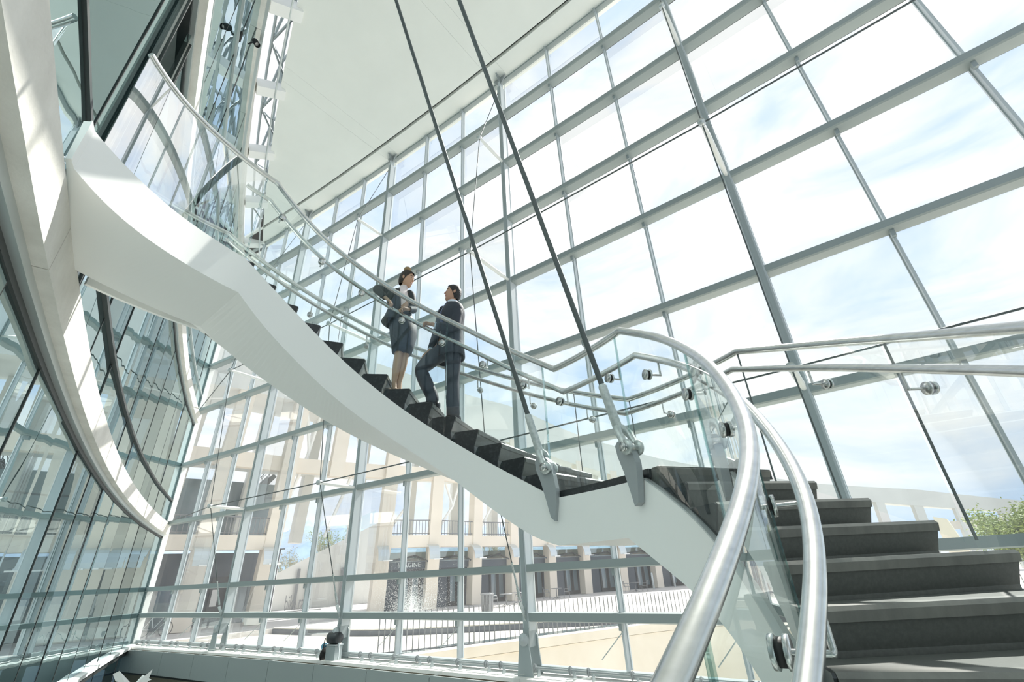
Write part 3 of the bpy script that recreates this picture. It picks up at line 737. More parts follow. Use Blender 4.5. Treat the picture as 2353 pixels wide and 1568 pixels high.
# ---- woman
wz = ZL0 + .1757 * 7
w0 = J(914, 894, 4.92); W_ = empty('person', (w0.x, w0.y, wz), 'woman with bun, dark jacket and skirt, leaning on the rail above the man', 'person')
Fw = fr(920, 700, .62, .78); Rw = Fw.cross(UP).normalized()      # her right
hc = J(935, 643, 4.95)
Fh = (fr(935, 643, .93, .45) - UP * .22).normalized(); Rh = Fh.cross(UP).normalized(); Uh = Rh.cross(Fh).normalized()
pel = J(926, 744, 4.98); sp = J(921, 722, 4.98); ch = J(918, 692, 4.97); nk = J(924, 668, 4.96); nk2 = J(929, 659, 4.955)
rs_, re_, rw_ = J(898, 671, 4.98), J(864, 664, 4.95), J(888, 686, 4.80)
ls_, le_, lw_ = J(943, 677, 4.97), J(950, 712, 4.94), J(938, 711, 4.81)
rh_, rk, ra = J(918, 752, 4.99), J(917, 810, 4.93), J(905, 880, 4.93)
lh_, lk, la_ = J(936, 752, 4.99), J(931, 814, 4.97), J(917, 880, 4.98)
nd = []; ed = []
i0 = chain(nd, ed, [(pel, (.14, .11)), (sp, (.115, .09)), (ch, (.098, .075)), (nk, (.052, .048)), (nk2, .042), (hc - Uh * .03, .045)])
arm_r = chain(nd, ed, [(rs_, .048), (re_, .036), (rw_, .022)], 2)
arm_l = chain(nd, ed, [(ls_, .048), (le_, .036), (lw_, .022)], 2)
gd = (P(131, 2, 0) - P(126, 2, 0)).normalized()
fR = (J(901, 696, 4.76) - rw_).normalized(); sR = fR.cross(UP).normalized()
hand(nd, ed, arm_r, rw_, fR, sR, fR.cross(sR) * -1 if (fR.cross(sR)).z < 0 else fR.cross(sR), 1, 1.0)
fL = (J(926, 709, 4.77) - lw_).normalized(); sL = fL.cross(UP).normalized()
hand(nd, ed, arm_l, lw_, fL, sL, fL.cross(sL) * -1 if (fL.cross(sL)).z < 0 else fL.cross(sL), -1, 1.0)
for hp, kn, an in ((rh_, rk, ra), (lh_, lk, la_)):
    toe = V((an.x, an.y, wz + .02)) + Fw * .13
    chain(nd, ed, [(hp, .085), (kn, .050), (kn * .62 + an * .38, .054), (an, .031), (V((an.x, an.y, wz + .06)) + Fw * .02, .032), (toe, .024)], 0)
skin('body', nd, ed, M['legskin'], W_)
head_parts('w', W_, hc, Fh, Rh, Uh, M['skin'], M['hair'], True)
garment('blouse', M['blouse'], W_, [(J(920, 728, 4.98), Rw, Fw, .135, .105), (J(920, 712, 4.98), Rw, Fw, .125, .098), (ch, Rw, Fw, .145, .128), (J(920, 678, 4.97), Rw, Fw, .135, .100), (nk, Rw, Fw, .065, .062), (nk2 - UP * .005, Rw, Fw, .052, .052)])
garment('jacket', M['suitw'], W_, [(J(916, 748, 5.0), Rw, Fw, .235, .16), (J(917, 735, 4.99), Rw, Fw, .195, .145), (J(919, 716, 4.98), Rw, Fw, .158, .125), (ch - UP * .03, Rw, Fw, .165, .140), (ch + UP * .02, Rw, Fw, .172, .138), (ch + UP * .06, Rw, Fw, .172, .120), (ch + UP * .09, Rw, Fw, .160, .104), (ch + UP * .112, Rw, Fw, .135, .090), (ch + UP * .130, Rw, Fw, .100, .078), (ch + UP * .145, Rw, Fw, .070, .066)], opening=.52, th=.012)
for a_, b_, c_, k_ in ((rs_, re_, rw_, 1), (ls_, le_, lw_, -1)):
    q_, r_ = smooth_path([a_ + (ch - a_) * .30 + UP * .02, a_, a_ * .5 + b_ * .5, b_ - (ch - b_).normalized() * .01, b_ * .5 + c_ * .5, b_ * .12 + c_ * .88], [.050, .064, .055, .050, .044, .038])
    m = MB(); m.tube(q_, r_, 14); m.build('sleeve', M['suitw'], W_)
garment('skirt', M['skirt'], W_, [(J(920, 716, 4.98), Rw, Fw, .13, .10), (J(923, 730, 4.98), Rw, Fw, .158, .125), (J(927, 748, 4.98), Rw, Fw, .182, .145), (J(927, 770, 4.97), Rw, Fw, .178, .14), (J(925, 795, 4.96), Rw, Fw, .145, .115), (J(923, 813, 4.955), Rw, Fw, .122, .10)])
for an in (ra, la_):
    b = V((an.x, an.y, wz)); m = MB()
    m.loft([oval(b + Fw * x_ + UP * h_, Rw, UP, a, hh, 12) for x_, h_, a, hh in ((-.055, .075, .018, .03), (-.02, .055, .030, .03), (.05, .03, .038, .024), (.11, .018, .042, .016), (.16, .012, .022, .010), (.175, .010, .006, .004))], True, True, True)
    m.tube([b - Fw * .05 + UP * .06, b - Fw * .055 + UP * .001], [.016, .007], 8); m.build('shoe', M['nude'], W_)
# ---- man
mz = ZL0 + .1757 * 5
m0 = J(1040, 968, 4.78); MN = empty('person', (m0.x, m0.y, mz), 'man in a dark suit standing on the stair, one foot a step higher', 'person')
Fm = fr(1036, 740, -.90, .42); Rm = Fm.cross(UP).normalized()
hc = J(1040, 676, 4.82)
Fh = (fr(1040, 676, -.985, .16) + UP * .16).normalized(); Rh = Fh.cross(UP).normalized(); Uh = Rh.cross(Fh).normalized()
pel = J(1034, 790, 4.85); sp = J(1035, 765, 4.85); ch = J(1037, 728, 4.84); nk = J(1038, 700, 4.83); nk2 = J(1040, 692, 4.825)
ls_, le_, lw_ = J(1050, 714, 4.72), J(1045, 757, 4.68), J(1000, 748, 4.70)
rs_, re_, rw_ = J(1021, 716, 4.97), J(1004, 772, 5.02), J(990, 806, 4.95)
rh_, rk, ra = J(1020, 800, 4.92), J(966, 850, 4.85), J(994, 918, 4.85)
lh_, lk, la_ = J(1042, 800, 4.78), J(1039, 868, 4.80), J(1041, 952, 4.80)
nd = []; ed = []
chain(nd, ed, [(pel, (.15, .12)), (sp, (.14, .11)), (ch, (.155, .12)), (nk, (.07, .065)), (nk2, .056), (hc - Uh * .03, .05)])
al = chain(nd, ed, [(ls_, .06), (le_, .046), (lw_, .028)], 2)
ar = chain(nd, ed, [(rs_, .06), (re_, .046), (rw_, .028)], 2)
fL = (J(984, 744, 4.72) - lw_).normalized(); sL = fL.cross(UP).normalized()
hand(nd, ed, al, lw_, fL, sL, UP, 1, .8, 1.12)
fR = (J(980, 812, 4.92) - rw_).normalized(); sR = fR.cross(UP).normalized()
hand(nd, ed, ar, rw_, fR, sR, UP, -1, .8, 1.12)
FEET = []
for hp, kn, an, z in ((rh_, rk, ra, mz + .1757), (lh_, lk, la_, mz)):
    b = V((an.x, an.y, z)); FEET.append((b, z))
    chain(nd, ed, [(hp, .10), (kn, .065), (kn * .6 + an * .4, .062), (an, .034), (b + UP * .05 + Fm * .05, .030), (b + UP * .03 + Fm * .15, .022)], 0)
skin('body', nd, ed, M['skin2'], MN)
head_parts('m', MN, hc, Fh, Rh, Uh, M['skin2'], M['hairm'], False)
garment('shirt', M['shirt'], MN, [(J(1035, 775, 4.85), Rm, Fm, .16, .125), (ch, Rm, Fm, .185, .138), (J(1037, 712, 4.835), Rm, Fm, .16, .105), (nk, Rm, Fm, .075, .075), (nk2 - UP * .012, Rm, Fm, .064, .066)])
m = MB(); tn = nk2 - UP * .035 + Fm * .066
m.loft([[tn + Rm * a + UP * h_ + Fm * f_, tn - Rm * a + UP * h_ + Fm * f_, tn - Rm * a + UP * h_ + Fm * (f_ + .012), tn + Rm * a + UP * h_ + Fm * (f_ + .012)] for a, h_, f_ in ((.016, 0, 0), (.02, -.03, .02), (.028, -.16, .075), (.042, -.36, .072), (.006, -.43, .07))]); m.build('tie', M['tie'], MN)
garment('jacket', M['suitm'], MN, [(J(1033, 826, 4.85), Rm, Fm, .225, .17), (J(1034, 800, 4.85), Rm, Fm, .205, .158), (sp, Rm, Fm, .185, .142), (J(1036, 745, 4.845), Rm, Fm, .20, .15), (ch - UP * .02, Rm, Fm, .210, .155), (ch + UP * .03, Rm, Fm, .213, .150), (ch + UP * .075, Rm, Fm, .208, .132), (ch + UP * .11, Rm, Fm, .188, .114), (ch + UP * .135, Rm, Fm, .155, .100), (ch + UP * .155, Rm, Fm, .115, .090), (ch + UP * .175, Rm, Fm, .082, .080)], opening=.22, th=.014)
for a_, b_, c_ in ((ls_, le_, lw_), (rs_, re_, rw_)):
    q_, r_ = smooth_path([a_ + (ch - a_) * .30 + UP * .03, a_, a_ * .5 + b_ * .5, b_, b_ * .5 + c_ * .5, b_ * .06 + c_ * .94], [.060, .082, .070, .064, .055, .046])
    m = MB(); m.tube(q_, r_, 14); m.build('sleeve', M['suitm'], MN)
    MB().tube([b_ * .08 + c_ * .92, b_ * .0 + c_ * 1.0], [.042, .040], 14).build('shirt_cuff', M['shirt'], MN)
nd = []; ed = []
chain(nd, ed, [(pel + UP * .04, (.165, .13)), (pel - UP * .06, (.17, .14))])
for hp, kn, an in ((rh_, rk, ra), (lh_, lk, la_)):
    chain(nd, ed, [(hp - UP * .03, .118), (hp * .5 + kn * .5, .105), (kn, .088), (kn * .5 + an * .5, .084), (an + UP * .03, .076), (an - UP * .065, .084)], 1)
skin('trousers', nd, ed, M['suitm'], MN)
for b, z in FEET:
    m = MB()
    m.loft([oval(b + Fm * x_ + UP * h_, Rm, UP, a, hh, 12) for x_, h_, a, hh in ((-.085, .05, .026, .045), (-.05, .055, .038, .055), (.03, .052, .044, .052), (.10, .036, .050, .036), (.18, .026, .046, .026), (.215, .02, .02, .016))], True, True, True)
    m.loft([oval(b + Fm * x_ + UP * .004, Rm, Fm, .03, .01, 8) for x_ in (-.09, -.03)], True, True, False); m.build('shoe', M['shoe'], MN)
MB().lathe(lw_ + fL * .10 + sL * .01, [(.0095, 0), (.0115, .001), (.0115, .005), (.0095, .006)], 12, fL).build('ring', M['gold'], MN)

# ================================================================== OUTSIDE
def strip_poly(m, pts_a, pts_b, z0, z1):
    """slab between two plan polylines"""
    m.loft([[V((a.x, a.y, z0)), V((b.x, b.y, z0)), V((b.x, b.y, z1)), V((a.x, a.y, z1))] for a, b in zip(pts_a, pts_b)]); return m
COP = [V((-12.55, 9.9, 0)), V((-11.9, 12.0, 0)), V((-10.6, 15.0, 0)), V((-9.0, 18.9, 0)), V((-7.7, 21.2, 0)), V((-4, 25, 0)), V((2, 28, 0)), V((12, 29, 0)), V((24, 27, 0))]
def offs(pl, d):
    out = []
    for i, p in enumerate(pl):
        a = pl[max(0, i - 1)]; b = pl[min(len(pl) - 1, i + 1)]; t = (b - a).normalized(); out.append(p + V((-t.y, t.x, 0)) * d)
    return out
def smooth(pl, n=2):
    for _ in range(n):
        q = [pl[0]]
        for a, b in zip(pl, pl[1:]): q += [a * .75 + b * .25, a * .25 + b * .75]
        pl = q + [pl[-1]]
    return pl
C0 = smooth(COP)
gr = empty('plaza', (-20, 40, GZ), kind='structure')
def resamp(pl, n):
    d = [0.]
    for a, b in zip(pl, pl[1:]): d.append(d[-1] + (b - a).length)
    out = []
    for k in range(n):
        u = d[-1] * k / (n - 1); i = max(i_ for i_ in range(len(d)) if d[i_] <= u + 1e-6); i = min(i, len(pl) - 2)
        out.append(pl[i] + (pl[i + 1] - pl[i]) * ((u - d[i]) / max(1e-6, d[i + 1] - d[i])))
    return out
FWL = resamp(smooth([V((-27, 13.9, 0)), V((-21, 14.3, 0)), V((-17.9, 15.7, 0)), V((-15, 18, 0)), V((-11.5, 20.8, 0)), V((-8.7, 22.8, 0)), V((-4.6, 26.3, 0)), V((2, 29.6, 0)), V((12, 30.6, 0)), V((24, 28.5, 0))], 2), 40)
bm_ = MB(); far = [V((-190 + 330 * k / 39, 190, 0)) for k in range(40)]
strip_poly(bm_, offs(FWL, .45), far, GZ - .3, GZ - .005); bm_.build('paving', M['plaza'], gr)
b1 = MB(); strip_poly(b1, offs(FWL, .46), offs(FWL, 9.5), GZ - .02, GZ + .006); b1.build('sunlit_paving_band', M['sunplaza'], gr)  # band whose pale colour carries the sunlight on the plaza
MB().cube(-190, -26.95, -40, 190, GZ - .3, GZ - .015).build('paving', M['plaza'], gr)
pool = empty('shallow_pool', (-14, 14, GZ), 'shallow stone pool with dark far edge and curving cream rim below the window wall', 'pool')
strip_poly(MB(), resamp(offs(C0, .5), 30), resamp(offs(C0, 2.3), 30), GZ - .5, GZ - .16).build('water', M['water'], pool)
strip_poly(MB(), [V((-26.9, 9.5, 0))] * 6 + resamp(offs(C0, .6), 34), FWL, GZ - .5, GZ - .24).build('pool_floor', M['cream'], pool)
for k in range(0, 39, 3):
    strip_poly(MB(), FWL[k:k + 4], offs(FWL, .46)[k:k + 4], GZ - .02, GZ + .03).build('far_coping_stone', M['cream'], pool)
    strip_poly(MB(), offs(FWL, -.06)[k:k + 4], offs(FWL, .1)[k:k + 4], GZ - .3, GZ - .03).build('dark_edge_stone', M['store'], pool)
for a in range(0, len(C0) - 3, 3):
    strip_poly(MB(), C0[a:a + 4], offs(C0, .5)[a:a + 4], GZ - .3, GZ - .02).build('coping_stone', M['cream'], pool)
well = MB(); strip_poly(well, offs(C0, .06), offs(C0, .4), FLOORZ, GZ - .32); tag(well.build('light_well_wall', M['cream']), kind='structure')
wf = MB(); wf.cube(-13, 24, 10.0, 29, FLOORZ - .3, FLOORZ); tag(wf.build('light_well_floor', M['cream']), kind='structure')
# picket railing
fence = empty('picket_railing', (-10.5, 18, GZ), 'curving railing of thin grey pickets along the water channel', 'railing')
FL = smooth([V((-14.4, 11.0, 0)), V((-13.6, 12.2, 0)), V((-12.5, 14.0, 0)), V((-11.2, 16.0, 0)), V((-9.4, 18.9, 0)), V((-7.9, 21.5, 0)), V((-4.3, 25.5, 0)), V((2, 28.6, 0)), V((8, 29.4, 0))], 2); acc = []; 
for a, b in zip(FL, FL[1:]):
    n = max(1, int((b - a).length / .045))
    acc += [a + (b - a) * k / n for k in range(n)]
pk = [acc[0]]
for p in acc:
    if (p - pk[-1]).length > .16: pk.append(p)
pk = [p for p in pk if -16.5 < p.x < 6]
m0_ = MB(); m0_.cube(-.014, .014, -.014, .014, 0, 1.25); me0 = m0_.mesh('picket', M['midmetal'])
for i, p in enumerate(pk[:230]):
    o = link_mesh('picket', me0, fence); o.location = p + V((0, 0, GZ - .24)) - ORG[fence.name]; o.rotation_euler = (0, 0, i * .1)
MB().tube([p + V((0, 0, GZ - .12)) for p in pk[::2]], .02, 6).build('bottom_rail', M['midmetal'], fence)

# ---- crescent building : curve of the facade
FC = [(-84, 33.5), (-78, 33), (-70.5, 33.2), (-64.5, 34.3), (-56, 35.5), (-47, 37), (-39, 41), (-32, 46), (-25, 51), (-20.6, 55), (-12, 61), (-6, 65), (2, 70), (9, 73), (16, 78), (24, 84)]
TOPZ = [(-84, 17.5), (-66, 16.9), (-59.2, 16.2), (-51.8, 15.3), (-44.3, 14.4), (-36.2, 14.2), (-29.2, 12.6), (-21.7, 11.2), (-11.8, 9.3), (-6, 7.8), (2.3, 6.3), (8.8, 4.2), (24, 1.5)]
LINZ = [(-84, 11.6), (-56, 11.6), (-46, 11.0), (-36, 10.6), (-25, 8.6), (-12, 6.6), (-1.2, 5.3), (8, 3.2), (24, .6)]
def fp(az, z, d=0):
    r = interp(az, FC) + d; a = rad(az); return V((r * math.sin(a), r * math.cos(a), z))
PAZ = [-77.5, -70.6, -64.6, -59.5, -53.2, -47.6, -42.8, -38.5, -34.2, -30.3, -26.3, -22.6, -19.2, -15.8, -12.6, -9.6, -6.6, -3.7, -.9, 1.8, 4.5, 7.2, 10]
bld = empty('crescent_building', fp(-40, GZ), 'curved tan concrete arcade with shops below and a sloping top wall', 'building')
BT, BB = 2.75, 1.95      # lower beam
def fseg(a0, a1, z0f, z1f, d0, d1, n=3):
    m = MB(); q = [a0 + (a1 - a0) * k / n for k in range(n + 1)]
    def zz(f, a): return f if isinstance(f, (int, float)) else interp(a, f)
    m.loft([[fp(a, zz(z0f, a), d0), fp(a, zz(z0f, a), d1), fp(a, zz(z1f, a), d1), fp(a, zz(z1f, a), d0)] for a in q]); return m
lambda_lin = [(q_, z_ + .12) for q_, z_ in LINZ]; lambda_lin2 = [(q_, z_ + .4) for q_, z_ in LINZ]
for k, a in enumerate(PAZ):
    lin = interp(a, LINZ) + .3
    t = (fp(a + .5, 0) - fp(a - .5, 0)).normalized(); inn = -V((math.sin(rad(a)), math.cos(rad(a)), 0))
    nrm = V((t.y, -t.x, 0)); nrm = nrm if nrm.dot(inn) > 0 else -nrm
    zb = GZ if k != 3 else 6.6
    wid = .95 if a < -50 else .85
    lean = t * (.045 * (lin - GZ))
    m = MB(); b0 = fp(a, zb, .1) + t * (.045 * (zb - GZ)); b1_ = fp(a, lin, .1) + lean
    m.beam(b0, b1_, nrm, .75, wid, 0); m.build('pier', M['bconc' if a < -14 else 'wconc'], bld)
    if k < len(PAZ) - 1:
        c = PAZ[k + 1]
        fseg(a, c, LINZ, TOPZ, -.35, .5).build('top_wall_panel', M['wconc'], bld)
        fseg(a, c, lambda_lin, lambda_lin2, .5, 4.6).build('arcade_soffit', M['wconc'], bld)
        # rear piers standing behind the front row
        mid = (a + c) / 2
        if a < -18: MB().beam(fp(mid, 2.6, 4.2), fp(mid, lin, 4.2) + lean * .7, nrm, .8, .7).build('rear_pier', M['wconc'], bld)
        if a < -30: fseg(a, c, 6.75, 7.7, .0, .55).build('upper_beam', M['bconc'], bld)
        if a < -38: fseg(a, c, 7.3, 7.5, .6, 4.4).build('gallery_slab', M['wconc'], bld)
        if not (-65 < a < -53.5): fseg(a, c, BB, BT, -.25, .6).build('lower_beam', M['bconc'], bld)
        if a > -54 and a < -6:
            # shop unit
            dd = .85
            fseg(a, c, GZ, BB, 7.0, 7.2).build('back_wall', M['wconc'], bld)
            fseg(a + .1, c - .1, BT - .25, BT - .05, .7, 7).build('gallery_floor', M['wconc'], bld)
            wl_ = fseg(a + .1, c - .1, GZ + 2.55, GZ + 3.2, dd - .5, dd + .4).build('shop_fascia', M['store'], bld)
            fseg(a + .1, c - .1, GZ, GZ + 2.55, dd + .5, dd + .8).build('shop_wall', M['store'], bld)
            fseg(a + .25, c - .25, GZ + 3.25, BB, dd + .2, dd + .24).build('clerestory_glass', M['awn'], bld)
            w_ = c - a
            p0, p1, p2 = a + w_ * .42, a + w_ * .62, a + w_ * .82
            for u, v_ in ((p0, p1), (p1, p2)):
                d_ = fseg(u + .03, v_ - .03, GZ + .02, GZ + 2.3, dd + .36, dd + .44, 1).build('shop_door', M['darkmetal'], bld)
                fseg(u + w_ * .045, v_ - w_ * .045, GZ + .3, GZ + 2.1, dd + .33, dd + .37, 1).build('door_glass', M['storegl'], d_)
            MB().prism([fp(a + w_ * .22, GZ + 3.05, dd - .4), fp(a + w_ * .72, GZ + 3.35, dd - .4), fp(a + w_ * .95, GZ + 3.0, dd - 1.2), fp(a + w_ * .2, GZ + 3.0, dd - 1.2)], V((0, 0, .06))).build('glass_canopy', M['awn'], bld)
            MB().tube([fp(a + w_ * .22, GZ + 3.12, dd - .4), fp(a + w_ * .7, GZ + 3.42, dd - .42), fp(a + w_ * .95, GZ + 3.0, dd - 1.2)], .05, 6).build('canopy_frame', M['darkmetal'], bld)
        elif a < -66:
            fseg(a + .1, c - .1, GZ, BB, 3.2, 3.5).build('shop_wall', M['store'], bld)
            fseg(a + (c - a) * .3, a + (c - a) * .55, GZ, GZ + 2.6, 3.0, 3.1).build('shop_door', M['darkmetal'], bld)
            fseg(a + (c - a) * .33, a + (c - a) * .42, GZ + 1.0, GZ + 1.9, 2.95, 3.0, 1).build('door_notice', M['paper'], bld)
            fseg(a + .1, c - .1, BT - .3, BT - .1, .7, 5).build('gallery_floor', M['wconc'], bld)
            fseg(a + .2, c - .2, BT + .1, 6.6, 4.6, 4.8).build('recess_wall', M['storegl'], bld) if a < -70 else None
        # gallery railing above the lower beam
        if a < -26 and not (-65 < a < -53.5):
            m = MB()
            for j in range(17):
                az = a + (c - a) * j / 16; m.beam(fp(az, BT, -.1), fp(az, BT + 1.0, -.1), t, .035, .035)
            q = [a + (c - a) * j / 3 for j in range(4)]
            m.tube([fp(z_, BT + 1.02, -.1) for z_ in q], .035, 6); m.tube([fp(z_, BT + .12, -.1) for z_ in q], .03, 6)
            m.build('gallery_railing', M['midmetal'], bld)
        # steel Y-braces in the upper bays
        if -66 < a < -36:
            g = MB(); y0 = fp(mid, 5.0 if a > -55 else 8.4, .9); tp = lin - .5 if a < -50 else 6.7
            g.tube([fp(a + .3, BT, .9), y0, fp(mid - .9, tp, .9)], .11, 6); g.tube([y0, fp(mid + .7, tp, .9)], .10, 6); g.build('steel_brace', M['white'], bld)
    # curved wall light on each lower pier
    if a < -6 and not (-62 < a < -58):
        m = MB(); hw = .38; base = fp(a, BB - .85, -.62) + t * (.045 * (BB - GZ))
        rows = []
        for j in range(7):
            an = PI / 2 * j / 6
            y_ = .75 * (1 - math.cos(an)); z_ = .95 * math.sin(an)
            rows.append([base + nrm * (.55 - y_) * 1.0 + t * s_ * hw + V((0, 0, z_)) + o_ for s_, o_ in ((-1, V()), (1, V()), (1, V((0, 0, .04))), (-1, V((0, 0, .04))))])
        m.loft(rows); so_ = m.build('curved_sconce', M['alu'], bld)
        MB().beam(base + nrm * .7 - t * .1, base + nrm * .7 + t * .55, UP, .07, .10).build('lamp_tube', M['paper'], so_)
def text3d(txt, loc, xdir, updir, size, mat, name, parent, ext=.02, cond=1.):
    cu = bpy.data.curves.new(name, 'FONT'); cu.body = txt; cu.size = size; cu.extrude = ext; cu.resolution_u = 3
    o = bpy.data.objects.new(name + '_c', cu); COL.objects.link(o)
    dg = bpy.context.evaluated_depsgraph_get(); dg.update(); me = bpy.data.meshes.new_from_object(o.evaluated_get(dg))
    bpy.data.objects.remove(o); me.materials.clear(); me.materials.append(mat)
    me.transform(Matrix.Diagonal((cond, 1, 1, 1))); x = V(xdir).normalized(); z = x.cross(V(updir)).normalized(); y = z.cross(x)
    me.transform(Matrix(((x.x, y.x, z.x, 0), (x.y, y.y, z.y, 0), (x.z, y.z, z.z, 0), (0, 0, 0, 1)))); me.transform(Matrix.Translation(V(loc) - (ORG[parent.name] if parent else V())))
    return link_mesh(name, me, parent)
a, c = PAZ[4], PAZ[5]
text3d('IMAGINE', fp(a + (c - a) * .36, GZ + 2.68, .28), fp(c, 0) - fp(a, 0), UP, .42, M['alu'], 'shop_lettering', bld)

# ---- far hills, ramp wall with steps, lamp, bike rack
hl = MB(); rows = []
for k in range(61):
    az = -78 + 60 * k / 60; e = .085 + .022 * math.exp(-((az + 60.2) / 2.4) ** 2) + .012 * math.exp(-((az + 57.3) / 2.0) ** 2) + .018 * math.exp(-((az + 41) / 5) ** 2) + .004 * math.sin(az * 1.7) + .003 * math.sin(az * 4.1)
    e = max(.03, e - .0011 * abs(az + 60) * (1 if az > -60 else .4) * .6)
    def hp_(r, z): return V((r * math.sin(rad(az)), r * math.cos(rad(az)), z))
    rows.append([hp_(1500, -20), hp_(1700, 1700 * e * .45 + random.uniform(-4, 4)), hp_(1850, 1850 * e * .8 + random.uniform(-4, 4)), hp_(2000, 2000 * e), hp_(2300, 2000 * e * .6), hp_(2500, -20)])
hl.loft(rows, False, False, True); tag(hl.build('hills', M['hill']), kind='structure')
def rz(az, z, r): return V((r * math.sin(rad(az)), r * math.cos(rad(az)), z))
rw_all = empty('ramp_wall', rz(-58, GZ, 52), 'pale sloping concrete ramp wall beyond the open bay of the arcade', 'wall')
def rampz(az): return 2.3 + (az + 60.2) * .46
m = MB(); m.loft([[rz(az, GZ, 50 + (az + 64) * .3), rz(az, GZ, 51 + (az + 64) * .3), rz(az, rampz(az), 51 + (az + 64) * .3), rz(az, rampz(az), 50 + (az + 64) * .3)] for az in (-64.2, -62, -60, -58, -56, -54, -52)]); m.build('wall_face', M['wconc'], rw_all)
m = MB(); m.loft([[rz(az, rampz(az), 50.4 + (az + 64) * .3), rz(az, rampz(az) + 1.5, 50.4 + (az + 64) * .3), rz(az, rampz(az) + 1.5, 50.45 + (az + 64) * .3), rz(az, rampz(az), 50.45 + (az + 64) * .3)] for az in (-64.2, -62, -60, -58, -56, -54)]); m.build('glass_guard', M['glasso'], rw_all)
for az in (-60.6, -58.5):
    for j in range(3): MB().cube(-.4, .4, -.05, .05, 0, .12).build('vent_slat', M['midmetal'], rw_all).location = rz(az, .1 + j * .22, 49.7 + (az + 64) * .3) - ORG[rw_all.name]
for az in (-61.2, -60.1, -56.9): MB().beam(rz(az, GZ, 49.8 + (az + 64) * .3), rz(az, GZ + 3.2, 49.8 + (az + 64) * .3), UP.cross(rz(az, 0, 1)), .25, .25).build('downpipe', M['midmetal'], rw_all)
stp = empty('stone_steps', rz(-64.6, GZ, 52), 'grey stone outdoor steps at the low end of the ramp wall', 'steps')
for j in range(18): 
    MB().loft([[rz(az, GZ + j * .17, 50 + j * .33), rz(az, GZ + j * .17, 51.5 + j * .33), rz(az, GZ + (j + 1) * .17, 51.5 + j * .33), rz(az, GZ + (j + 1) * .17, 50 + j * .33)] for az in (-67.5, -64.3)]).build('step', M['stone'], stp)
lp = empty('street_lamp', rz(-63.3, GZ, 46), 'thin dark street lamp post in front of the stone steps', 'lamp')
MB().lathe(rz(-63.3, GZ, 46), [(.16, 0), (.16, .12), (.07, .15), (.06, 4.6), (0, 4.62)], 10).build('pole', M['darkmetal'], lp)
tdir = (rz(-62, 0, 46) - rz(-64, 0, 46)).normalized()
MB().beam(rz(-63.3, GZ + 4.62, 46) - tdir * .9, rz(-63.3, GZ + 4.66, 46) + tdir * .35, UP, .08, .28).build('lamp_arm', M['darkmetal'], lp)
bk = empty('bike_rack', rz(-60.5, GZ, 44), 'tall grey metal bike rack shaped like lettering by the ramp wall', 'bike rack')
text3d('bike rack', rz(-62.1, GZ + .2, 44), rz(-59, 0, 44.4) - rz(-62, 0, 44), UP, 1.5, M['midmetal'], 'rack_letters', bk, .03, .34)
MB().beam(rz(-62.0, GZ + .12, 44), rz(-58.6, GZ + .12, 44.4), UP, .06, .06).build('rack_rail', M['midmetal'], bk)
# ---- trees
def tree(name, base, h, crown, n, mat, label, cat='tree', sz=.12, seed=1, bare=False):
    R = random.Random(seed); t = empty(name, base, label, cat); m = MB()
    tops = []
    th = h * (.42 if not bare else .3)
    m.tube([base, base + V((.05, 0, th * .5)), base + V((-.03, .05, th))], [h * .022, h * .018, h * .014], 8)
    for k in range(10 if not bare else 14):
        a = 2 * PI * k / (10 if not bare else 14) + R.uniform(-.3, .3); e = R.uniform(.35, 1.3)
        d = V((math.cos(a) * math.cos(e), math.sin(a) * math.cos(e), math.sin(e))); L_ = crown * R.uniform(.6, 1.0)
        s_ = base + V((0, 0, th * R.uniform(.75, 1.0))); q = s_ + d * L_ * .5 + V((0, 0, .08 * L_)); e_ = s_ + d * L_ + V((0, 0, .2 * L_))
        m.tube([s_, q, e_], [h * .009, h * .005, h * .002], 5); tops += [q, e_, (q + e_) / 2]
        for _ in range(3 if not bare else 5):
            d2 = (d + V((R.uniform(-.7, .7), R.uniform(-.7, .7), R.uniform(-.2, .7)))).normalized(); e2 = q + d2 * L_ * R.uniform(.3, .6)
            m.tube([q, (q + e2) / 2 + V((0, 0, .03 * L_)), e2], [h * .004, h * .003, h * .0015], 4); tops.append(e2)
    m.build('trunk', M['bark'] if not bare else M['leaf2'], t)
    lv = MB()
    for _ in range(n):
        c = R.choice(tops) + V((R.gauss(0, 1), R.gauss(0, 1), R.gauss(0, .8))) * crown * (.15 if not bare else .05)
        u = V((R.uniform(-1, 1), R.uniform(-1, 1), R.uniform(-.6, .6))).normalized() * sz * R.uniform(.6, 1.3); v = u.orthogonal().normalized() * sz * .45
        lv.add([c - u, c + v * .9 + V((0, 0, sz * .1)), c + u, c - v * .9 + V((0, 0, sz * .1))], [(0, 1, 2, 3)])
    if n: tag(lv.build('leaves', mat, t), kind='stuff')
    return t
tree('street_tree', V((4.0, 26, GZ)), 4.3, 1.7, 15000, M['leaf'], 'yellow green leafy tree outside the window beyond the dark steps', seed=4, sz=.075)
tree('bare_tree', rz(-58.6, GZ, 62), 11, 4.2, 1500, M['leaf'], 'taller budding tree behind the ramp wall', seed=8, sz=.10, bare=True)
tree('bare_tree', rz(-62.4, GZ, 64), 8, 3.2, 1200, M['leaf2'], 'smaller bare tree behind the low end of the ramp wall', seed=9, sz=.10, bare=True)
tree('bare_tree', rz(-41, GZ, 62), 10, 4, 0, M['leaf2'], 'bare tree seen between the arcade piers', seed=12, bare=True)
py = MB(); b = V((1.45, 22, GZ)); py.prism([b + V((-.32, 0, 0)), b + V((.55, 0, 0)), b + V((-.05, 0, 2.95)), b + V((-.38, 0, 3.05))], V((.05, .35, 0)))
tag(py.build('pale_pylon', M['cream']), 'white tapering pylon in front of the leafy tree', 'sculpture')  # plain tapering pale wedge, purpose unknown
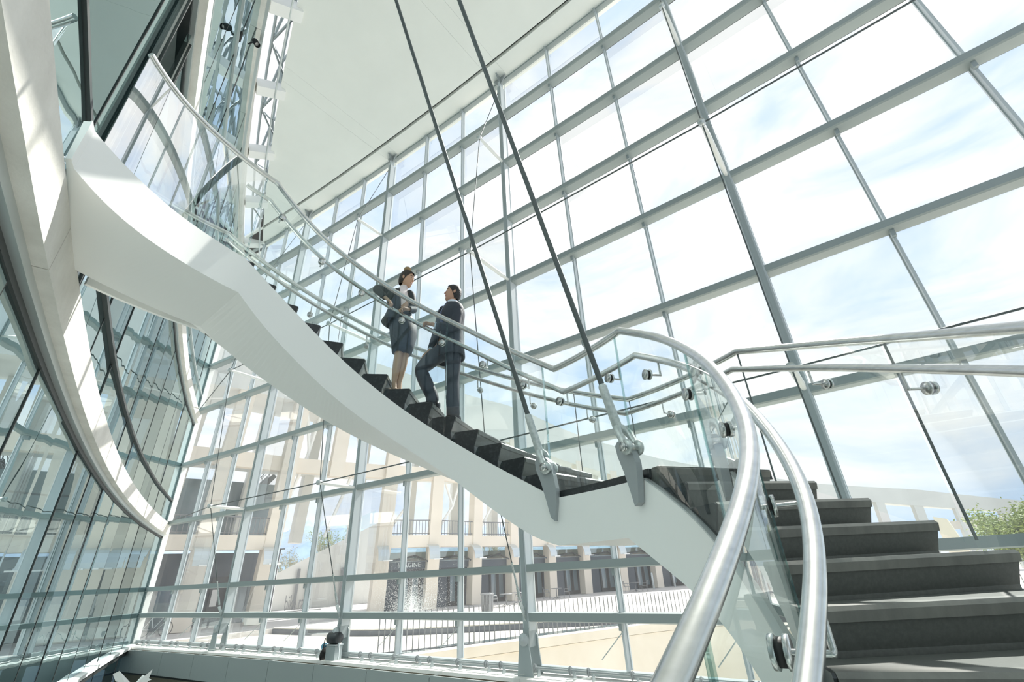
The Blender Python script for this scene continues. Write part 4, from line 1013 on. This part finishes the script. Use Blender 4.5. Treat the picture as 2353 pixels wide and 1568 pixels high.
# ---- café furniture, bin, bollards
bn = empty('litter_bin', V((-20.2, 23.0, GZ)), 'round slatted grey litter bin on the sunny plaza', 'bin'); o_ = ORG[bn.name]
for k in range(26):
    a = 2 * PI * k / 26; MB().beam(o_ + V((.34 * math.cos(a), .34 * math.sin(a), .06)), o_ + V((.36 * math.cos(a), .36 * math.sin(a), .92)), V((-math.sin(a), math.cos(a), 0)), .055, .012).build('slat', M['midmetal'], bn)
MB().lathe(o_, [(.28, 0), (.30, .02), (.30, .88), (0, .88)], 20).build('liner', M['darkmetal'], bn)
MB().lathe(o_, [(.33, .90), (.40, .92), (.40, .98), (.24, 1.0), (.20, .97)], 22).build('rim', M['midmetal'], bn)
def table(loc, lab):
    t = empty('cafe_table', loc, lab, 'table', 'café tables on the plaza'); L0 = V(loc)
    MB().lathe(L0, [(0, .70), (.44, .70), (.45, .715), (.44, .73), (0, .73)], 22).build('table_top', M['midmetal'], t)
    MB().lathe(L0, [(.035, .05), (.03, .7)], 10).build('pedestal', M['midmetal'], t)
    m = MB()
    for k in range(4):
        a = PI / 2 * k + .4; m.tube([L0 + V((0, 0, .12)), L0 + V((.2 * math.cos(a), .2 * math.sin(a), .06)), L0 + V((.32 * math.cos(a), .32 * math.sin(a), 0.01))], .018, 6)
    m.build('foot', M['midmetal'], t); return t
def chair(loc, ang, lab):
    t = empty('cafe_chair', loc, lab, 'chair', 'café chairs on the plaza'); f = V((math.cos(ang), math.sin(ang), 0)); r = V((-f.y, f.x, 0)); L0 = V(loc)
    MB().box(L0 + V((0, 0, .45)), f * .22, r * .23, V((0, 0, .012))).build('seat', M['midmetal'], t)
    for sf in (-1, 1):
        for sr in (-1, 1):
            MB().tube([L0 + f * .2 * sf + r * .21 * sr + V((0, 0, .45)), L0 + f * .24 * sf + r * .24 * sr], .013, 6).build('leg', M['midmetal'], t)
    m = MB(); m.tube([L0 - f * .21 + r * .21 + V((0, 0, .45)), L0 - f * .30 + r * .2 + V((0, 0, .86)), L0 - f * .30 - r * .2 + V((0, 0, .86)), L0 - f * .21 - r * .21 + V((0, 0, .45))], .013, 6)
    for k in (-.1, 0, .1): m.tube([L0 - f * .21 + r * k + V((0, 0, .45)), L0 - f * .30 + r * k + V((0, 0, .86))], .009, 5)
    m.build('backrest', M['midmetal'], t)
    for sr in (-1, 1): MB().tube([L0 - f * .26 + r * .22 * sr + V((0, 0, .66)), L0 + f * .15 + r * .25 * sr + V((0, 0, .66)), L0 + f * .2 + r * .23 * sr + V((0, 0, .45))], .012, 6).build('armrest', M['midmetal'], t)
TB = [(-39.2, 35.5, 'café table nearest the litter bin'), (-37.9, 37.2, 'café table just behind the one by the bin'), (-33.6, 41.5, 'café table in the middle of the shopfronts'), (-25.0, 47.0, 'café table beside the pale bollards')]
for az, r, lab in TB:
    c = rz(az, GZ, r); table(c, lab)
    for k, (an, w_) in enumerate(((.3, 'left'), (3.3, 'right'))):
        if az == -37.9 : continue
        p = c + V((math.cos(an + 3.6), math.sin(an + 3.6), 0)) * .8
        chair(p, math.atan2(c.y - p.y, c.x - p.x), 'metal armchair on the %s of the %s' % (w_, lab))
for az, r, w_ in ((-23.1, 50, 'left'), (-20.9, 53, 'right')):
    tag(MB().lathe(rz(az, GZ, r), [(.09, 0), (.09, 1.3), (.07, 1.38), (0, 1.4)], 12).build('bollard', M['postlight']), '%s one of two pale bollards by the far shop door' % w_, 'bollard', 'pale bollards')
# ---- bicycle with blue saddle cover by the window corner
def bicycle(loc, ang, lab, col):
    t = empty('bicycle', loc, lab, 'bicycle'); L0 = V(loc); f = V((math.cos(ang), math.sin(ang), 0)); r = V((-f.y, f.x, 0))
    for s_ in (-.52, .52):
        c = L0 + f * s_ + V((0, 0, .34)); w_ = MB().tube([c + f * .32 * math.cos(2 * PI * k / 24) + V((0, 0, .32 * math.sin(2 * PI * k / 24))) for k in range(24)], .018, 6, False, True).build('wheel', M['rubber'], t)
        m = MB()
        for k in range(10): a = PI * k / 10; e = f * .31 * math.cos(a) + V((0, 0, .31 * math.sin(a))); m.tube([c - e, c + e], .002, 4)
        m.build('spokes', M['alu'], w_)
    A, B, Cc, D_ = L0 - f * .52 + V((0, 0, .34)), L0 - f * .08 + V((0, 0, .30)), L0 - f * .2 + V((0, 0, .82)), L0 + f * .36 + V((0, 0, .86))
    m = MB()
    for a, b in ((A, B), (A, Cc), (B, Cc), (B, D_), (Cc, D_), (D_, L0 + f * .52 + V((0, 0, .34))), (Cc, Cc + V((0, 0, .12)) - f * .03), (D_, D_ + V((0, 0, .16)) - f * .03)): m.tube([a, b], .017, 8)
    m.build('frame', M[col], t)
    MB().loft([oval(Cc + V((0, 0, .15)) + f * x_, r, UP, a, .05, 10) for x_, a in ((-.24, .08), (-.18, .17), (0, .15), (.14, .09), (.20, .04))], True, True, True).build('saddle', M['blue'], t)
    h = D_ + V((0, 0, .17)); MB().tube([h - r * .28 - f * .1, h - r * .2, h + r * .2, h + r * .28 - f * .1], .014, 8).build('handlebar', M['darkmetal'], t)
    MB().lathe(B - r * .05, [(.09, 0), (.09, .012), (.02, .02)], 14, r).tube([B + r * .06, B + r * .06 + f * .12 - V((0, 0, .12))], .01, 6).build('crank', M['darkmetal'], t)
bicycle(rz(-72.45, GZ, 31.5), .75, 'bicycle with a blue saddle parked outside the window corner', 'alu')
# ---- fountain spray on the plaza : countless drops
R = random.Random(3); fs = MB(); fc = rz(-49.5, GZ, 24.0)
for _ in range(20000):
    zz_ = abs(R.gauss(0, 1)) * 1.0; rr = abs(R.gauss(0, 1)) * (.35 + .28 * zz_); a = R.uniform(0, 2 * PI); s_ = R.uniform(.003, .009)
    c = fc + V((rr * math.cos(a) * 1.5, rr * math.sin(a), .02 + zz_ * .9))
    fs.add([c + V((0, 0, s_ * 1.6)), c + V((s_, 0, 0)), c + V((-s_ * .5, s_ * .9, 0)), c + V((-s_ * .5, -s_ * .9, 0)), c - V((0, 0, s_ * 1.6))], [(0, 1, 2), (0, 2, 3), (0, 3, 1), (4, 2, 1), (4, 3, 2), (4, 1, 3)])
tag(fs.build('fountain_spray', M['spray']), 'white misty fountain spray rising from the plaza', 'fountain', kind='stuff')
# ---- outdoor steel stair left of the arcade bay
ss = empty('steel_stair', rz(-68.5, BT, 40), 'dark steel stair climbing behind the leftmost arcade piers', 'stairs')
A = rz(-70.5, BT, 39); B = rz(-65.4, 7.4, 40); dd_ = (B - A); sdv = UP.cross(dd_).normalized()
for s_ in (-.6, .6): MB().beam(A + sdv * s_, B + sdv * s_, UP, .34, .06).build('stringer', M['darkmetal'], ss)
for k in range(24): MB().box(A + dd_ * (k + .5) / 24, sdv * .58, V((dd_.x, dd_.y, 0)).normalized() * .14, V((0, 0, .02))).build('tread', M['darkmetal'], ss)
for s_ in (-.6, .6):
    m = MB(); m.tube([A + sdv * s_ + UP * 1.0, B + sdv * s_ + UP * 1.0], .03, 6); m.tube([A + sdv * s_ + UP * .55, B + sdv * s_ + UP * .55], .02, 6)
    for k in range(9): m.tube([A + dd_ * k / 8 + sdv * s_, A + dd_ * k / 8 + sdv * s_ + UP * 1.0], .02, 5)
    m.build('handrail', M['darkmetal'], ss)

# ================================================================== SMALL THINGS INSIDE
def shaft(i0, i1, lab):
    t = empty('drive_shaft', Wp(i0, -1.62, .34), lab, 'shaft', 'blind drive shafts on the sill')
    MB().tube([Wp(i0 + (i1 - i0) * k / 6, -1.80, .36) for k in range(7)], .022, 8).build('rod', M['plate'], t)
    k = i0 + .2; j = 0
    while k < i1 - .1:
        tt = Wt(k)
        MB().lathe(Wp(k, -1.80, .36) - tt * .02, [(.0, 0), (.075, 0), (.075, .012), (.04, .014), (.04, .03), (.06, .032), (.06, .04), (0, .04)], 14, tt, False).build('cable_drum', M['plate'], t)
        MB().prism([Wp(k + .04, -1.945, .30), Wp(k + .04, -1.945, .44), Wp(k + .04, -1.79, .385), Wp(k + .04, -1.79, .335)], tt * .010).build('bearing_plate', M['framegrey'], t)
        if j % 2 == 0: MB().tube([Wp(k, -1.90, .30), Wp(k - .17, -1.90, .62)], .010, 5).build('stay_rod', M['galv'], t)
        k += (.19, .42, .39)[j % 3]; j += 1
shaft(-8.6, -3.25, 'long grey drive shaft on the sill left of the motor')
shaft(-2.72, 2.9, 'long grey drive shaft on the sill right of the motor')
for i in range(-8, 3):
    if i % 3: MB().tube([Wp(i, -1.15, .15), Wp(i - .18, -1.58, .38)], .010, 5).build('stay_rod', M['galv'], win)
mo = empty('blind_motor', Wp(-3.05, -1.95, .45), 'black belt driven blind motor on the sill at the foot of a post', 'motor'); o_ = ORG[mo.name]; n_, t_ = Wn(-3), Wt(-3)
MB().box(o_ + V((0, 0, .17)) + t_ * .12, t_ * .2, n_ * .12, V((0, 0, .17))).build('bracket_box', M['framegrey'], mo)
MB().box(o_ + V((0, 0, .36)) + t_ * .10, t_ * .24, n_ * .14, V((0, 0, .012))).build('motor_plate', M['postlight'], mo)
MB().lathe(o_ + V((0, 0, .52)) - t_ * .12, [(0, 0), (.13, 0), (.145, .02), (.145, .40), (.13, .44), (0, .44)], 20, t_).build('motor_body', M['darkmetal'], mo)
MB().lathe(o_ + V((0, 0, .10)) - t_ * .22, [(0, 0), (.21, 0), (.21, .05), (.1, .055), (0, .06)], 22, t_).build('pulley', M['rubber'], mo)
MB().tube([o_ - t_ * .19 + n_ * .16 + V((0, 0, .1)), o_ - t_ * .19 + n_ * .1 + V((0, 0, .52))], .014, 6).tube([o_ - t_ * .19 - n_ * .16 + V((0, 0, .1)), o_ - t_ * .19 - n_ * .1 + V((0, 0, .52))], .014, 6).build('belt', M['rubber'], mo)
MB().lathe(o_ + V((0, 0, .30)) - t_ * .36, [(0, 0), (.09, 0), (.09, .14), (0, .14)], 16, t_).build('coupling', M['bluep'], mo)
MB().tube([o_ + t_ * .3 + V((0, 0, .3)), o_ + t_ * .38 + V((0, 0, .4)) + n_ * .05, o_ + t_ * .45 + n_ * .08 + V((0, 0, .1)), o_ + t_ * .46 + n_ * .1 + V((0, 0, .03))], .02, 6).build('cable_loop', M['postlight'], mo)
def spot(p, aim, lab):
    t = empty('spotlight', p, lab, 'lamp', 'black spotlights under the roof'); a = V(aim).normalized(); p = V(p)
    MB().lathe(p, [(0, -.13), (.07, -.13), (.08, -.10), (.08, .14), (.07, .14), (.066, .05), (0, .04)], 18, a).build('housing', M['rubber'], t)
    MB().lathe(p, [(0, .05), (.06, .05), (.06, .06), (0, .06)], 16, a).build('lens', M['paper'], t)
    MB().tube([p + UP * .05, p + V((-.2, -.05, .16)), p + V((-.35, -.1, .2))], .02, 6).build('yoke', M['rubber'], t)
e = at_rho(588, 98, 1); sx = 14.2 / e.z
spot(e * sx, (.35, .3, -.8), 'black cylinder spotlight on the upper rail, seen against the skylight')
e = at_rho(549, 82, 1); spot(e * (14.0 / e.z), (-.4, .1, -.7), 'black spotlight further left beside the upper curved glass')
# folded paper sculpture hanging below, bottom left, and hanging wires
b = at_rho(284, 1566, 11.0); ps = empty('paper_sculpture', b, 'white folded paper sculpture below the ledge at the bottom left corner', 'sculpture')
R = random.Random(5)
for k in range(9):
    c = b + V((R.uniform(-.35, .35), R.uniform(-.25, .25), R.uniform(-.4, .0))); u = V((R.uniform(-1, 1), R.uniform(-1, 1), R.uniform(-.3, 1))).normalized(); v = u.orthogonal().normalized(); w_ = u.cross(v)
    MB().add([c, c + u * .3 + w_ * .08, c + v * .22, c - u * .08 + v * .07 - w_ * .06, c + u * .13 + v * .10 + w_ * .08], [(0, 1, 4), (1, 2, 4), (2, 3, 4), (3, 0, 4)]).build('folded_sheet', M['paper'], ps)
hw = empty('hanging_wires', Wp(-5, -3.5, .8), 'thin wires strung under the ledge in front of the beige wall', 'wire')
for k in range(3): MB().tube([Wp(-9.0, -3.1 - k * .35, 1.0), Wp(-4, -3.15 - k * .3, 1.1), Wp(1, -3.0 - k * .25, 1.1)], .010, 5).build('wire', M['cable'], hw)
